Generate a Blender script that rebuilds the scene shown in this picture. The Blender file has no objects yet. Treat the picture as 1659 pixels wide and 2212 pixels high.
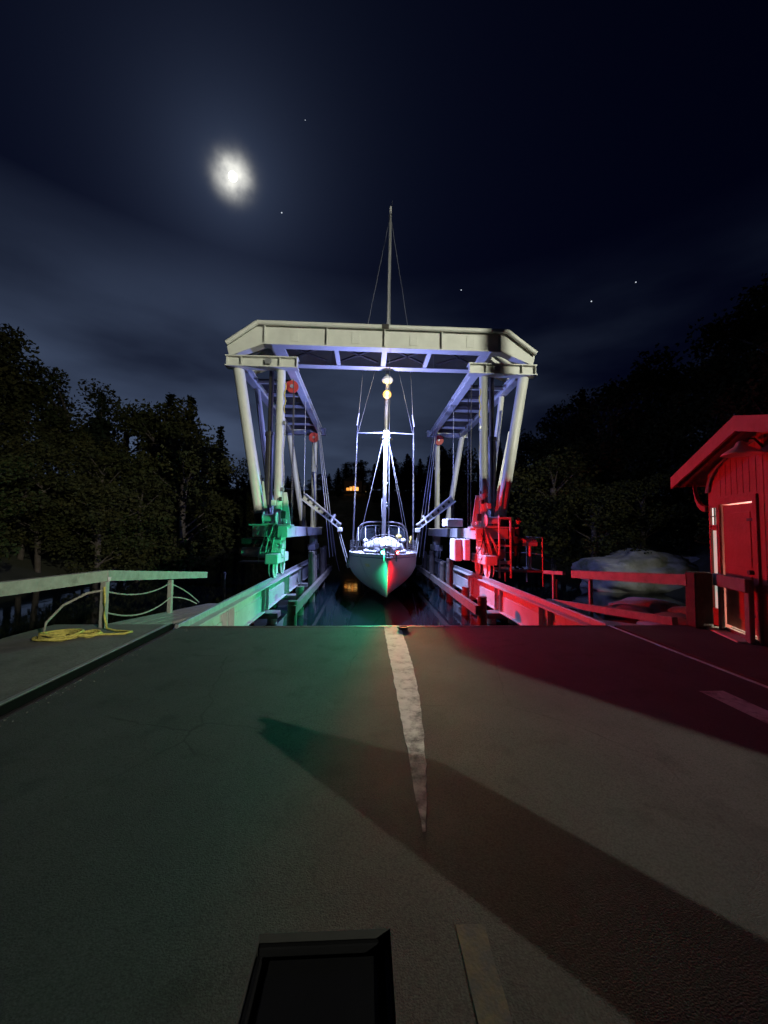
import bpy, bmesh, math, random
from mathutils import Vector, Matrix, noise as mnoise
rnd = random.Random(7)
R = math.radians
scene = bpy.context.scene

# ------------------------------------------------------------------ camera
cam_d = bpy.data.cameras.new('camera')
cam = bpy.data.objects.new('camera', cam_d)
scene.collection.objects.link(cam)
scene.camera = cam
cam_d.sensor_fit = 'HORIZONTAL'
cam_d.sensor_width = 36.0
cam_d.lens = 36.0 * 804.0 / 1659.0
cam_d.clip_start = 0.05
cam_d.clip_end = 6000
yaw, pitch, roll = R(2.8), R(2.92), R(0.6)
fw = Vector((math.sin(yaw) * math.cos(pitch), math.cos(yaw) * math.cos(pitch), math.sin(pitch)))
r0 = Vector((math.cos(yaw), -math.sin(yaw), 0))
u0 = r0.cross(fw)
rt = r0 * math.cos(roll) + u0 * math.sin(roll)
up = u0 * math.cos(roll) - r0 * math.sin(roll)
m3 = Matrix((rt, up, -fw)).transposed()
cam.matrix_world = Matrix.Translation((0, 0, 1.6)) @ m3.to_4x4()

# ------------------------------------------------------------------ night sky
MOON = Vector((-0.262, 0.691, 0.674)).normalized()
moon_el = math.asin(MOON.z)
moon_az = math.atan2(MOON.x, MOON.y)
world = bpy.data.worlds.new('World')
scene.world = world
world.use_nodes = True
wn, wl = world.node_tree.nodes, world.node_tree.links
wn.clear()
def wnode(t, **k):
    n = wn.new(t)
    for a, b in k.items(): setattr(n, a, b)
    return n
w_out = wnode('ShaderNodeOutputWorld')
w_bg = wnode('ShaderNodeBackground')
w_sky = wnode('ShaderNodeTexSky', sky_type='NISHITA', sun_disc=False, sun_elevation=moon_el, sun_rotation=moon_az,
              air_density=1.6, dust_density=0.6, ozone_density=3.0)
w_tc = wnode('ShaderNodeTexCoord')
w_sc = wnode('ShaderNodeVectorMath', operation='MULTIPLY')
w_sc.inputs[1].default_value = (0.00006, 0.00012, 0.00095)      # moonlit, so a tiny fraction of the day sky
wl.new(w_sky.outputs[0], w_sc.inputs[0])
# thin high cloud, lit by the moon
w_map = wnode('ShaderNodeMapping')
w_map.inputs['Scale'].default_value = (1.3, 1.3, 4.2)
w_map.inputs['Location'].default_value = (0.35, 0.2, 0.1)
wl.new(w_tc.outputs['Generated'], w_map.inputs[0])
w_nz = wnode('ShaderNodeTexNoise')
w_nz.inputs['Scale'].default_value = 1.3
w_nz.inputs['Detail'].default_value = 5
w_nz.inputs['Roughness'].default_value = 0.45
wl.new(w_map.outputs[0], w_nz.inputs['Vector'])
w_cr = wnode('ShaderNodeMapRange', interpolation_type='SMOOTHSTEP')
w_cr.inputs[1].default_value = 0.22; w_cr.inputs[2].default_value = 0.74
wl.new(w_nz.outputs[0], w_cr.inputs[0])
# angle to the moon: aureole in the thin cloud
w_dot = wnode('ShaderNodeVectorMath', operation='DOT_PRODUCT')
w_dot.inputs[1].default_value = MOON
wl.new(w_tc.outputs['Generated'], w_dot.inputs[0])
w_ac = wnode('ShaderNodeMath', operation='ARCCOSINE')
wl.new(w_dot.outputs['Value'], w_ac.inputs[0])
def aureole(scale, amp, p=1.0):
    d = wnode('ShaderNodeMath', operation='DIVIDE'); d.inputs[1].default_value = scale
    wl.new(w_ac.outputs[0], d.inputs[0])
    q = wnode('ShaderNodeMath', operation='POWER'); q.inputs[1].default_value = p
    wl.new(d.outputs[0], q.inputs[0])
    n = wnode('ShaderNodeMath', operation='MULTIPLY'); n.inputs[1].default_value = -1
    wl.new(q.outputs[0], n.inputs[0])
    e = wnode('ShaderNodeMath', operation='EXPONENT')
    wl.new(n.outputs[0], e.inputs[0])
    a = wnode('ShaderNodeMath', operation='MULTIPLY'); a.inputs[1].default_value = amp
    wl.new(e.outputs[0], a.inputs[0])
    return a
au1 = aureole(0.0235, 1.5, 1.9)
au2 = aureole(0.085, 0.055)
au3 = aureole(0.28, 0.010)
def wadd(a, b):
    n = wnode('ShaderNodeMath', operation='ADD'); wl.new(a.outputs[0], n.inputs[0]); wl.new(b.outputs[0], n.inputs[1]); return n
# the cloud itself: brighter towards the moon and low down
w_sep = wnode('ShaderNodeSeparateXYZ'); wl.new(w_tc.outputs['Generated'], w_sep.inputs[0])
w_low = wnode('ShaderNodeMapRange'); w_low.inputs[1].default_value = 0.58; w_low.inputs[2].default_value = 0.20
w_low.inputs[3].default_value = 0.0; w_low.inputs[4].default_value = 1.0
wl.new(w_sep.outputs['Z'], w_low.inputs[0])
au4 = aureole(0.70, 0.210)
cl = wnode('ShaderNodeMath', operation='MULTIPLY'); wl.new(au4.outputs[0], cl.inputs[0]); wl.new(w_cr.outputs[0], cl.inputs[1])
cl2 = wnode('ShaderNodeMath', operation='MULTIPLY'); wl.new(cl.outputs[0], cl2.inputs[0]); wl.new(w_low.outputs[0], cl2.inputs[1])
w_warm = wnode('ShaderNodeVectorMath', operation='SCALE'); w_warm.inputs[0].default_value = (1.0, 0.98, 0.86)
w_n2 = wnode('ShaderNodeTexNoise'); w_n2.inputs['Scale'].default_value = 26; w_n2.inputs['Detail'].default_value = 4
wl.new(w_tc.outputs['Generated'], w_n2.inputs['Vector'])
w_m2 = wnode('ShaderNodeMapRange'); w_m2.inputs[1].default_value = 0.3; w_m2.inputs[2].default_value = 0.7; w_m2.inputs[3].default_value = 0.35; w_m2.inputs[4].default_value = 1.3
wl.new(w_n2.outputs[0], w_m2.inputs[0])
w_am = wnode('ShaderNodeMath', operation='MULTIPLY'); wl.new(au1.outputs[0], w_am.inputs[0]); wl.new(w_m2.outputs[0], w_am.inputs[1])
wl.new(w_am.outputs[0], w_warm.inputs['Scale'])
s1 = wadd(wadd(au2, au3), cl2)
w_cool = wnode('ShaderNodeVectorMath', operation='SCALE'); w_cool.inputs[0].default_value = (0.64, 0.90, 1.50)
wl.new(s1.outputs[0], w_cool.inputs['Scale'])
a1 = wnode('ShaderNodeVectorMath', operation='ADD'); wl.new(w_sc.outputs[0], a1.inputs[0]); wl.new(w_warm.outputs[0], a1.inputs[1])
a2 = wnode('ShaderNodeVectorMath', operation='ADD'); wl.new(a1.outputs[0], a2.inputs[0]); wl.new(w_cool.outputs[0], a2.inputs[1])
wl.new(a2.outputs[0], w_bg.inputs[0])
w_bg.inputs[1].default_value = 1.0
wl.new(w_bg.outputs[0], w_out.inputs[0])

# moonlight
sun_d = bpy.data.lights.new('moonlight', 'SUN')
sun_d.energy = 0.035
sun_d.angle = R(0.5)
sun_d.color = (1.0, 0.96, 0.88)
sun = bpy.data.objects.new('moonlight', sun_d)
scene.collection.objects.link(sun)
sun.rotation_euler = MOON.to_track_quat('Z', 'Y').to_euler()

scene.view_settings.view_transform = 'Standard'
scene.view_settings.look = 'None'
scene.view_settings.exposure = 0.0
scene.view_settings.gamma = 1.0
scene.view_settings.use_curve_mapping = False
scene.render.engine = 'CYCLES'
scene.cycles.use_denoising = True
scene.cycles.max_bounces = 6
scene.cycles.sample_clamp_indirect = 2.0
scene.cycles.use_light_tree = True

# ------------------------------------------------------------------ materials
MATS = {}
def mat(name, col, rough=0.6, metal=0.0, var=0.25, scale=6.0, bump=0.0, bscale=30.0, col2=None, spec=0.5, obj_rand=0.0):
    if name in MATS: return MATS[name]
    m = bpy.data.materials.new(name); m.use_nodes = True
    nt = m.node_tree; b = nt.nodes['Principled BSDF']
    tc = nt.nodes.new('ShaderNodeTexCoord')
    nz = nt.nodes.new('ShaderNodeTexNoise'); nz.inputs['Scale'].default_value = scale; nz.inputs['Detail'].default_value = 6
    nz.inputs['Roughness'].default_value = 0.62
    nt.links.new(tc.outputs['Object'], nz.inputs['Vector'])
    mr = nt.nodes.new('ShaderNodeMapRange'); mr.inputs[1].default_value = 0.35; mr.inputs[2].default_value = 0.68
    nt.links.new(nz.outputs[0], mr.inputs[0])
    mx = nt.nodes.new('ShaderNodeMix'); mx.data_type = 'RGBA'
    c2 = col2 if col2 else tuple(c * (1 - var) for c in col)
    mx.inputs[6].default_value = (*col, 1); mx.inputs[7].default_value = (*c2, 1)
    nt.links.new(mr.outputs[0], mx.inputs[0])
    nt.links.new(mx.outputs[2], b.inputs['Base Color'])
    b.inputs['Metallic'].default_value = metal
    b.inputs['Specular IOR Level'].default_value = spec
    rr = nt.nodes.new('ShaderNodeMapRange'); rr.inputs[3].default_value = max(0.02, rough - 0.1); rr.inputs[4].default_value = min(1, rough + 0.12)
    nt.links.new(nz.outputs[0], rr.inputs[0]); nt.links.new(rr.outputs[0], b.inputs['Roughness'])
    if bump > 0:
        n2 = nt.nodes.new('ShaderNodeTexNoise'); n2.inputs['Scale'].default_value = bscale; n2.inputs['Detail'].default_value = 5
        nt.links.new(tc.outputs['Object'], n2.inputs['Vector'])
        bp = nt.nodes.new('ShaderNodeBump'); bp.inputs['Strength'].default_value = bump; bp.inputs['Distance'].default_value = 0.02
        nt.links.new(n2.outputs[0], bp.inputs['Height']); nt.links.new(bp.outputs[0], b.inputs['Normal'])
    MATS[name] = m
    return m
def emat(name, col, strength):
    m = bpy.data.materials.new(name); m.use_nodes = True
    b = m.node_tree.nodes['Principled BSDF']
    b.inputs['Base Color'].default_value = (*[c * 0.5 for c in col], 1)
    b.inputs['Emission Color'].default_value = (*col, 1)
    b.inputs['Emission Strength'].default_value = strength
    MATS[name] = m
    return m
def mix_mask(m, col_b, scale, lo, hi, detail=8):
    """wear: swaps towards col_b in noise patches"""
    nt = m.node_tree; b = nt.nodes['Principled BSDF']
    src = b.inputs['Base Color'].links[0].from_socket
    tc = nt.nodes.new('ShaderNodeTexCoord')
    nz = nt.nodes.new('ShaderNodeTexNoise'); nz.inputs['Scale'].default_value = scale; nz.inputs['Detail'].default_value = detail
    nz.inputs['Roughness'].default_value = 0.7
    nt.links.new(tc.outputs['Object'], nz.inputs['Vector'])
    mr = nt.nodes.new('ShaderNodeMapRange'); mr.inputs[1].default_value = lo; mr.inputs[2].default_value = hi
    nt.links.new(nz.outputs[0], mr.inputs[0])
    mx = nt.nodes.new('ShaderNodeMix'); mx.data_type = 'RGBA'
    nt.links.new(mr.outputs[0], mx.inputs[0]); nt.links.new(src, mx.inputs[6]); mx.inputs[7].default_value = (*col_b, 1)
    nt.links.new(mx.outputs[2], b.inputs['Base Color'])
    return m
STEEL = mix_mask(mat('painted_steel', (0.60, 0.61, 0.56), 0.45, 0, 0.15, 2.0, 0.05, 60), (0.22, 0.13, 0.08), 3.5, 0.66, 0.78)
STEEL2 = mix_mask(mat('girder_steel', (0.37, 0.38, 0.36), 0.5, 0, 0.25, 1.5, 0.1, 40), (0.20, 0.11, 0.06), 2.5, 0.58, 0.74)
DARKST = mat('dark_steel', (0.06, 0.055, 0.05), 0.42, 0.3, 0.4, 4)
GALV = mat('galvanised', (0.42, 0.43, 0.44), 0.42, 0.55, 0.3, 12)
REDP = mat('red_sheave_paint', (0.52, 0.05, 0.035), 0.5, 0, 0.35, 8)
CONC = mix_mask(mat('concrete', (0.15, 0.15, 0.135), 0.85, 0, 0.3, 2.0, 0.5, 25), (0.07, 0.07, 0.06), 1.4, 0.5, 0.72)
PILE = mix_mask(mat('pile_concrete', (0.42, 0.42, 0.40), 0.8, 0, 0.35, 4, 0.4, 20), (0.07, 0.075, 0.06), 2.2, 0.5, 0.66)
TIMB = mat('tarred_timber', (0.075, 0.062, 0.05), 0.8, 0, 0.5, 5, 0.6, 14)
WOODR = mix_mask(mat('weathered_rail_wood', (0.30, 0.30, 0.26), 0.8, 0, 0.3, 7, 0.4, 22), (0.13, 0.125, 0.10), 5, 0.55, 0.75)
GEL = mat('white_gelcoat', (0.80, 0.80, 0.78), 0.22, 0, 0.06, 2)
DECKM = mat('deck_nonskid', (0.72, 0.73, 0.74), 0.6, 0, 0.12, 14, 0.2, 120)
ALU = mat('anodised_aluminium', (0.62, 0.63, 0.65), 0.32, 0.5, 0.12, 5)
STAIN = mat('stainless_steel', (0.66, 0.66, 0.68), 0.22, 0.9, 0.1, 8)
WIRE = mat('rigging_wire', (0.42, 0.43, 0.45), 0.35, 0.6, 0.15, 8)
CANV = mat('pale_canvas', (0.70, 0.71, 0.74), 0.8, 0, 0.18, 5, 0.3, 35)
ROPE = mat('grey_rope', (0.34, 0.33, 0.27), 0.9, 0, 0.4, 30, 0.6, 90)
ROPEY = mat('yellow_rope', (0.62, 0.52, 0.12), 0.9, 0, 0.4, 30, 0.6, 90)
WEB = mat('sling_webbing', (0.62, 0.62, 0.62), 0.85, 0, 0.3, 18, 0.3, 60)
DWEB = mat('dark_webbing', (0.20, 0.19, 0.20), 0.85, 0, 0.3, 18)
REDW = mix_mask(mat('falu_red_wood', (0.36, 0.085, 0.07), 0.8, 0, 0.25, 3, 0.3, 18), (0.28, 0.05, 0.04), 2.0, 0.5, 0.8)
REDT = mat('red_trim_wood', (0.36, 0.06, 0.045), 0.7, 0, 0.3, 4, 0.3, 20)
ROOF = mat('red_roof_felt', (0.30, 0.11, 0.09), 0.85, 0, 0.35, 4, 0.5, 30)
GREYW = mat('grey_painted_wood', (0.17, 0.19, 0.18), 0.7, 0, 0.25, 6, 0.3, 20)
LEAF = mat('broad_leaves', (0.024, 0.030, 0.012), 0.9, 0, 0.5, 0.8, col2=(0.042, 0.038, 0.012), spec=0.05)
NEED = mat('spruce_needles', (0.018, 0.025, 0.014), 0.9, 0, 0.5, 0.8, spec=0.05)
BARK = mat('bark', (0.09, 0.07, 0.055), 0.9, 0, 0.5, 4, 0.6, 10)
ROCK = mix_mask(mat('granite', (0.38, 0.38, 0.35), 0.85, 0, 0.45, 1.2, 0.8, 5), (0.10, 0.12, 0.05), 0.9, 0.52, 0.68)
GLASS = mat('dark_glass', (0.02, 0.025, 0.03), 0.06, 0, 0.2, 3, spec=0.8)

# ------------------------------------------------------------------ mesh builders
COL = scene.collection
class MB:
    def __init__(s): s.v, s.f, s.sm = [], [], []
    def add(s, vs, fs, smooth=False):
        o = len(s.v); s.v += [Vector(v) for v in vs]
        for f in fs: s.f.append(tuple(i + o for i in f)); s.sm.append(smooth)
        return s
    def box(s, x0, x1, y0, y1, z0, z1):
        return s.add([(x0,y0,z0),(x1,y0,z0),(x1,y1,z0),(x0,y1,z0),(x0,y0,z1),(x1,y0,z1),(x1,y1,z1),(x0,y1,z1)],
                     [(3,2,1,0),(4,5,6,7),(0,1,5,4),(1,2,6,5),(2,3,7,6),(3,0,4,7)])
    def bbox(s, x0, x1, y0, y1, z0, z1, b=0.015):
        """box with chamfered edges"""
        bm = bmesh.new(); bmesh.ops.create_cube(bm, size=1)
        for v in bm.verts: v.co = Vector(((x0+x1)/2 + v.co.x*(x1-x0), (y0+y1)/2 + v.co.y*(y1-y0), (z0+z1)/2 + v.co.z*(z1-z0)))
        bmesh.ops.bevel(bm, geom=list(bm.edges), offset=b, segments=1, affect='EDGES')
        bm.verts.index_update()
        s.add([v.co.copy() for v in bm.verts], [[v.index for v in f.verts] for f in bm.faces]); bm.free(); return s
    def frame(s, d):
        d = d.normalized(); a = Vector((0,0,1)) if abs(d.z) < 0.9 else Vector((0,1,0))
        x = d.cross(a).normalized(); return x, x.cross(d).normalized()
    def tube(s, p, q, r, r2=None, n=12, cap=True):
        p, q = Vector(p), Vector(q); r2 = r if r2 is None else r2
        x, y = s.frame(q - p); vs = []
        for c, rr in ((p, r), (q, r2)):
            for i in range(n):
                a = 2*math.pi*i/n; vs.append(c + x*math.cos(a)*rr + y*math.sin(a)*rr)
        s.add(vs, [(i, (i+1)%n, n+(i+1)%n, n+i) for i in range(n)], True)
        if cap: s.add(vs[:n], [tuple(range(n))[::-1]]); s.add(vs[n:], [tuple(range(n))])
        return s
    def path(s, pts, r, n=8):
        pts = [Vector(p) for p in pts]; rings = []; vs = []
        for i, p in enumerate(pts):
            d = pts[min(i+1, len(pts)-1)] - pts[max(i-1, 0)]
            x, y = s.frame(d)
            for k in range(n):
                a = 2*math.pi*k/n; vs.append(p + x*math.cos(a)*r + y*math.sin(a)*r)
        fs = []
        for i in range(len(pts)-1):
            for k in range(n): fs.append((i*n+k, i*n+(k+1)%n, (i+1)*n+(k+1)%n, (i+1)*n+k))
        return s.add(vs, fs, True)
    def bar(s, p, q, w, h, upv=(0,0,1)):
        """rectangular bar from p to q, w sideways, h along up"""
        p, q, u = Vector(p), Vector(q), Vector(upv); d = (q-p).normalized()
        x = d.cross(u).normalized()*w/2; y = x.cross(d).normalized()*h/2
        vs = [c + a*x + b*y for c in (p, q) for a, b in ((-1,-1),(1,-1),(1,1),(-1,1))]
        return s.add(vs, [(3,2,1,0),(4,5,6,7),(0,1,5,4),(1,2,6,5),(2,3,7,6),(3,0,4,7)])
    def prism(s, poly, axis, a, b):
        """poly 2D, extruded along axis (0,1,2) from a to b"""
        def mk(u, v, w): return {0:(w,u,v), 1:(u,w,v), 2:(u,v,w)}[axis]
        n = len(poly); vs = [mk(*p, a) for p in poly] + [mk(*p, b) for p in poly]
        return s.add(vs, [tuple(range(n))[::-1], tuple(range(n, 2*n))] + [(i, (i+1)%n, n+(i+1)%n, n+i) for i in range(n)])
    def disc(s, c, ax, r, t, n=20):
        c = Vector(c); ax = Vector(ax).normalized(); return s.tube(c-ax*t/2, c+ax*t/2, r, n=n)
    def ball(s, c, r, sx=1, sy=1, sz=1, n=12, m=8):
        c = Vector(c); vs = [c + Vector((0,0,r*sz))]
        for j in range(1, m):
            t = math.pi*j/m
            for i in range(n):
                a = 2*math.pi*i/n; vs.append(c + Vector((r*sx*math.sin(t)*math.cos(a), r*sy*math.sin(t)*math.sin(a), r*sz*math.cos(t))))
        vs.append(c - Vector((0,0,r*sz))); L = len(vs)-1; fs = [(0, 1+i, 1+(i+1)%n) for i in range(n)]
        for j in range(m-2):
            for i in range(n): fs.append((1+j*n+i, 1+(j+1)*n+i, 1+(j+1)*n+(i+1)%n, 1+j*n+(i+1)%n))
        fs += [(L, 1+(m-2)*n+(i+1)%n, 1+(m-2)*n+i) for i in range(n)]
        return s.add(vs, fs, True)
    def grid(s, rows, close=False, smooth=True):
        n = len(rows[0]); vs = [p for r in rows for p in r]; fs = []
        for j in range(len(rows)-1):
            for i in range(n if close else n-1): fs.append((j*n+i, j*n+(i+1)%n, (j+1)*n+(i+1)%n, (j+1)*n+i))
        return s.add(vs, fs, smooth)
    def mesh(s, name, m, off=Vector((0,0,0))):
        me = bpy.data.meshes.new(name); me.from_pydata([tuple(v - off) for v in s.v], [], s.f)
        bm = bmesh.new(); bm.from_mesh(me); bmesh.ops.recalc_face_normals(bm, faces=bm.faces); bm.to_mesh(me); bm.free()
        me.polygons.foreach_set('use_smooth', s.sm); me.materials.append(m); me.update(); return me
    def build(s, name, m, parent=None, local=False):
        """local: coordinates already in the thing's frame; otherwise world coordinates under an unrotated thing"""
        off = Vector((0,0,0))
        if parent is not None and not local:
            p = parent
            while p: off = off + p.location; p = p.parent
        o = bpy.data.objects.new(name, s.mesh(name, m, off)); COL.objects.link(o)
        if parent is not None: o.parent = parent
        return o
def tag(o, label=None, cat=None, group=None, kind=None):
    if label: o['label'] = label
    if cat: o['category'] = cat
    if group: o['group'] = group
    if kind: o['kind'] = kind
    return o
def thing(name, label, cat, loc=(0,0,0), rz=0, group=None):
    o = bpy.data.objects.new(name, None); COL.objects.link(o); o.location = loc; o.rotation_euler = (0,0,rz); o.empty_display_size = 0.2
    return tag(o, label, cat, group)
def seat_origin(o, loc):
    """move a one-mesh thing's origin to loc"""
    loc = Vector(loc); o.data.transform(Matrix.Translation(-loc)); o.location = loc; return o
def lamp(name, parent, wpos, kind, power, col, size=0.03, **k):
    d = bpy.data.lights.new(name, kind); d.energy = power; d.color = col; d.shadow_soft_size = size
    for a, b in k.items(): setattr(d, a, b)
    o = bpy.data.objects.new(name, d); COL.objects.link(o); o.parent = parent
    off = Vector((0,0,0)); p = parent
    while p: off += p.location; p = p.parent
    o.location = Vector(wpos) - off
    return o
def copy_tree(o, parent=None):
    c = o.copy(); COL.objects.link(c); c.parent = parent
    for ch in list(o.children): copy_tree(ch, c)
    return c

CX = 0.60            # centre line of the slipway rails
XL, XR = -3.10, 4.25
WATER = -1.20
EDGE = 6.35          # where the roadway ends over the water

# ================================================================== SETTING
# ---- road: asphalt sheet with a drain pit left open and the rail grooves at both sides
def asphalt():
    m = mix_mask(mat('asphalt', (0.060, 0.060, 0.057), 0.8, 0, 0.3, 0.9, 0.55, 140), (0.038, 0.038, 0.038), 0.55, 0.42, 0.66, 4)
    nt = m.node_tree; b = nt.nodes['Principled BSDF']
    src = b.inputs['Base Color'].links[0].from_socket
    tc = nt.nodes.new('ShaderNodeTexCoord'); vo = nt.nodes.new('ShaderNodeTexVoronoi'); vo.inputs['Scale'].default_value = 95
    nt.links.new(tc.outputs['Object'], vo.inputs['Vector'])
    mr = nt.nodes.new('ShaderNodeMapRange'); mr.inputs[1].default_value = 0.0; mr.inputs[2].default_value = 0.9; mr.inputs[3].default_value = 1.35; mr.inputs[4].default_value = 0.6
    nt.links.new(vo.outputs['Distance'], mr.inputs[0])
    # meandering cracks
    nd = nt.nodes.new('ShaderNodeTexNoise'); nd.inputs['Scale'].default_value = 1.7; nd.inputs['Detail'].default_value = 6; nt.links.new(tc.outputs['Object'], nd.inputs['Vector'])
    mxv = nt.nodes.new('ShaderNodeMix'); mxv.data_type = 'VECTOR'; mxv.inputs[0].default_value = 0.22
    nt.links.new(tc.outputs['Object'], mxv.inputs[4]); nt.links.new(nd.outputs['Color'], mxv.inputs[5])
    vc = nt.nodes.new('ShaderNodeTexVoronoi'); vc.feature = 'DISTANCE_TO_EDGE'; vc.inputs['Scale'].default_value = 0.62; nt.links.new(mxv.outputs[1], vc.inputs['Vector'])
    cr = nt.nodes.new('ShaderNodeMapRange'); cr.inputs[1].default_value = 0.0; cr.inputs[2].default_value = 0.006; cr.inputs[3].default_value = 0.45; cr.inputs[4].default_value = 1.0
    nt.links.new(vc.outputs['Distance'], cr.inputs[0])
    ns = nt.nodes.new('ShaderNodeTexNoise'); ns.inputs['Scale'].default_value = 0.8; ns.inputs['Detail'].default_value = 3; nt.links.new(tc.outputs['Object'], ns.inputs['Vector'])
    sr = nt.nodes.new('ShaderNodeMapRange'); sr.inputs[1].default_value = 0.44; sr.inputs[2].default_value = 0.60; nt.links.new(ns.outputs[0], sr.inputs[0])
    mk = nt.nodes.new('ShaderNodeMix'); mk.data_type = 'FLOAT'; nt.links.new(sr.outputs[0], mk.inputs[0]); mk.inputs[2].default_value = 1.0; nt.links.new(cr.outputs[0], mk.inputs[3])
    st = nt.nodes.new('ShaderNodeTexNoise'); st.inputs['Scale'].default_value = 2.6; st.inputs['Detail'].default_value = 7; nt.links.new(tc.outputs['Object'], st.inputs['Vector'])
    s2 = nt.nodes.new('ShaderNodeMapRange'); s2.inputs[1].default_value = 0.58; s2.inputs[2].default_value = 0.70; s2.inputs[3].default_value = 1.0; s2.inputs[4].default_value = 0.62; nt.links.new(st.outputs[0], s2.inputs[0])
    p1 = nt.nodes.new('ShaderNodeMath'); p1.operation = 'MULTIPLY'; nt.links.new(mk.outputs[0], p1.inputs[0]); nt.links.new(s2.outputs[0], p1.inputs[1])
    p2 = nt.nodes.new('ShaderNodeMath'); p2.operation = 'MULTIPLY'; nt.links.new(p1.outputs[0], p2.inputs[0]); nt.links.new(mr.outputs[0], p2.inputs[1])
    mr = p2
    sc = nt.nodes.new('ShaderNodeVectorMath'); sc.operation = 'SCALE'
    nt.links.new(src, sc.inputs[0]); nt.links.new(mr.outputs[0], sc.inputs['Scale']); nt.links.new(sc.outputs[0], b.inputs['Base Color'])
    return m
ASPH = asphalt()
road = MB()
HX0, HX1, HY0, HY1 = -0.40, 0.12, 0.95, 1.58
x0, x1, y0, y1 = XL + 0.10, XR - 0.03, -60, EDGE
for a, b, c, d in ((x0, HX0, y0, y1), (HX1, x1, y0, y1), (HX0, HX1, y0, HY0), (HX0, HX1, HY1, y1)):
    road.add([(a,c,0),(b,c,0),(b,d,0),(a,d,0)], [(0,1,2,3)])
road.add([(x0,y1,0),(x1,y1,0),(x1,y1,-0.5),(x0,y1,-0.5)], [(0,1,2,3)])
road_o = tag(road.build('road', ASPH), kind='structure')
# pit walls and the steel cover sunk in it
pit = MB()
for a, b, c, d in ((HX0, HX0, HY0, HY1), (HX1, HX1, HY0, HY1), (HX0, HX1, HY0, HY0), (HX0, HX1, HY1, HY1)):
    pit.add([(a,c,0),(b,d,0),(b,d,-0.16),(a,c,-0.16)], [(0,1,2,3)])
pit.add([(HX0,HY0,-0.16),(HX1,HY0,-0.16),(HX1,HY1,-0.16),(HX0,HY1,-0.16)], [(0,1,2,3)])
pit.build('drain_pit', mat('dark_pit_concrete', (.03,.03,.028), .9), road_o)  # coloured black so the lit pit walls read as a dark recess
hatch = thing('drain_cover', 'black steel drain cover sunk in a square pit in the asphalt', 'drain cover', ((HX0+HX1)/2, (HY0+HY1)/2, -0.155))
fr = MB()
for a, b, c, d in ((HX0+.004, HX1-.004, HY1-.025, HY1-.004), (HX0+.004, HX1-.004, HY0+.004, HY0+.025), (HX0+.004, HX0+.025, HY0+.046, HY1-.046), (HX1-.025, HX1-.004, HY0+.046, HY1-.046)):
    fr.bbox(a, b, c, d, -0.155, -0.030, 0.004)
fr.build('frame', mat('black_iron', (.010,.010,.011), .9, 0, .2, 6, spec=.05), hatch)
MB().bbox(HX0+.05, HX1-.05, HY0+.05, HY1-.05, -0.14, -0.042, 0.006).build('lid', mat('black_iron', (.010,.010,.011), .9, 0, .2, 6, spec=.05), hatch)
for xx in (HX0+.15, HX1-.15): MB().bbox(xx-.025, xx+.025, HY0+.28, HY0+.34, -0.0418, -0.036, .002).build('key_slot', MATS['black_iron'], hatch)
# steel nosing along the end of the road, with its bolts
nose = MB(); nose.bbox(XL+.10, XR-.03, EDGE-.07, EDGE+.012, -.12, .006, .004)
no_ = nose.build('edge_nosing', mat('rusty_nosing', (.09,.075,.06), .6, .4, .5, 9), road_o)
for k in range(24):
    MB().tube((XL+.25+k*.30, EDGE-.03, .006), (XL+.25+k*.30, EDGE-.03, .014), .014, .011, 8).build('bolt', DARKST, no_)
# ---- road paint, worn
def paint(name, col, lo, hi, sc):
    m = mat(name, col, 0.7, 0, 0.25, 9, 0.3, 80)
    return mix_mask(m, (0.055, 0.055, 0.053), sc, lo, hi)
def fade_near(m, y0, y1, amt):
    nt = m.node_tree; mr = [n for n in nt.nodes if n.type == 'MAP_RANGE'][-1]
    src = mr.inputs[0].links[0].from_socket
    tc = nt.nodes.new('ShaderNodeTexCoord'); sp = nt.nodes.new('ShaderNodeSeparateXYZ'); nt.links.new(tc.outputs['Object'], sp.inputs[0])
    r = nt.nodes.new('ShaderNodeMapRange'); r.inputs[1].default_value = y0; r.inputs[2].default_value = y1; r.inputs[3].default_value = 0; r.inputs[4].default_value = amt
    nt.links.new(sp.outputs['Y'], r.inputs[0])
    ad = nt.nodes.new('ShaderNodeMath'); nt.links.new(src, ad.inputs[0]); nt.links.new(r.outputs[0], ad.inputs[1]); nt.links.new(ad.outputs[0], mr.inputs[0])
def ragged(xa, xb, ya, yb, z, n, taper=0.0):
    b = MB(); L, Rr = [], []
    for i in range(n+1):
        t = i/n; y = ya + (yb-ya)*t
        L.append(Vector((xa + rnd.uniform(-.006,.006), y, z))); w = (xb-xa)*(1 - taper*(1-t)**3)
        Rr.append(Vector((xa + w + rnd.uniform(-.007,.007), y, z)))
    return b.grid([L, Rr], smooth=False)
ragged(0.325, 0.60, 2.05, 6.33, 0.004, 60, 0.93).build('white_line', paint('worn_white_paint', (0.55, 0.57, 0.56), 0.52, 0.72, 4.5), road_o)  # near end tapered in shape where the shadow edge crosses the line
fade_near(MATS['worn_white_paint'], 4.2, 2.0, .16)
ragged(0.39, 0.50, -6, 1.58, 0.004, 60).build('yellow_line', paint('worn_yellow_paint', (0.13, 0.105, 0.045), 0.36, 0.58, 5), road_o)
ragged(3.42, 3.68, -8, 3.72, 0.004, 60).build('white_edge_line', paint('worn_edge_paint', (0.50, 0.52, 0.51), 0.50, 0.70, 5), road_o)

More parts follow.
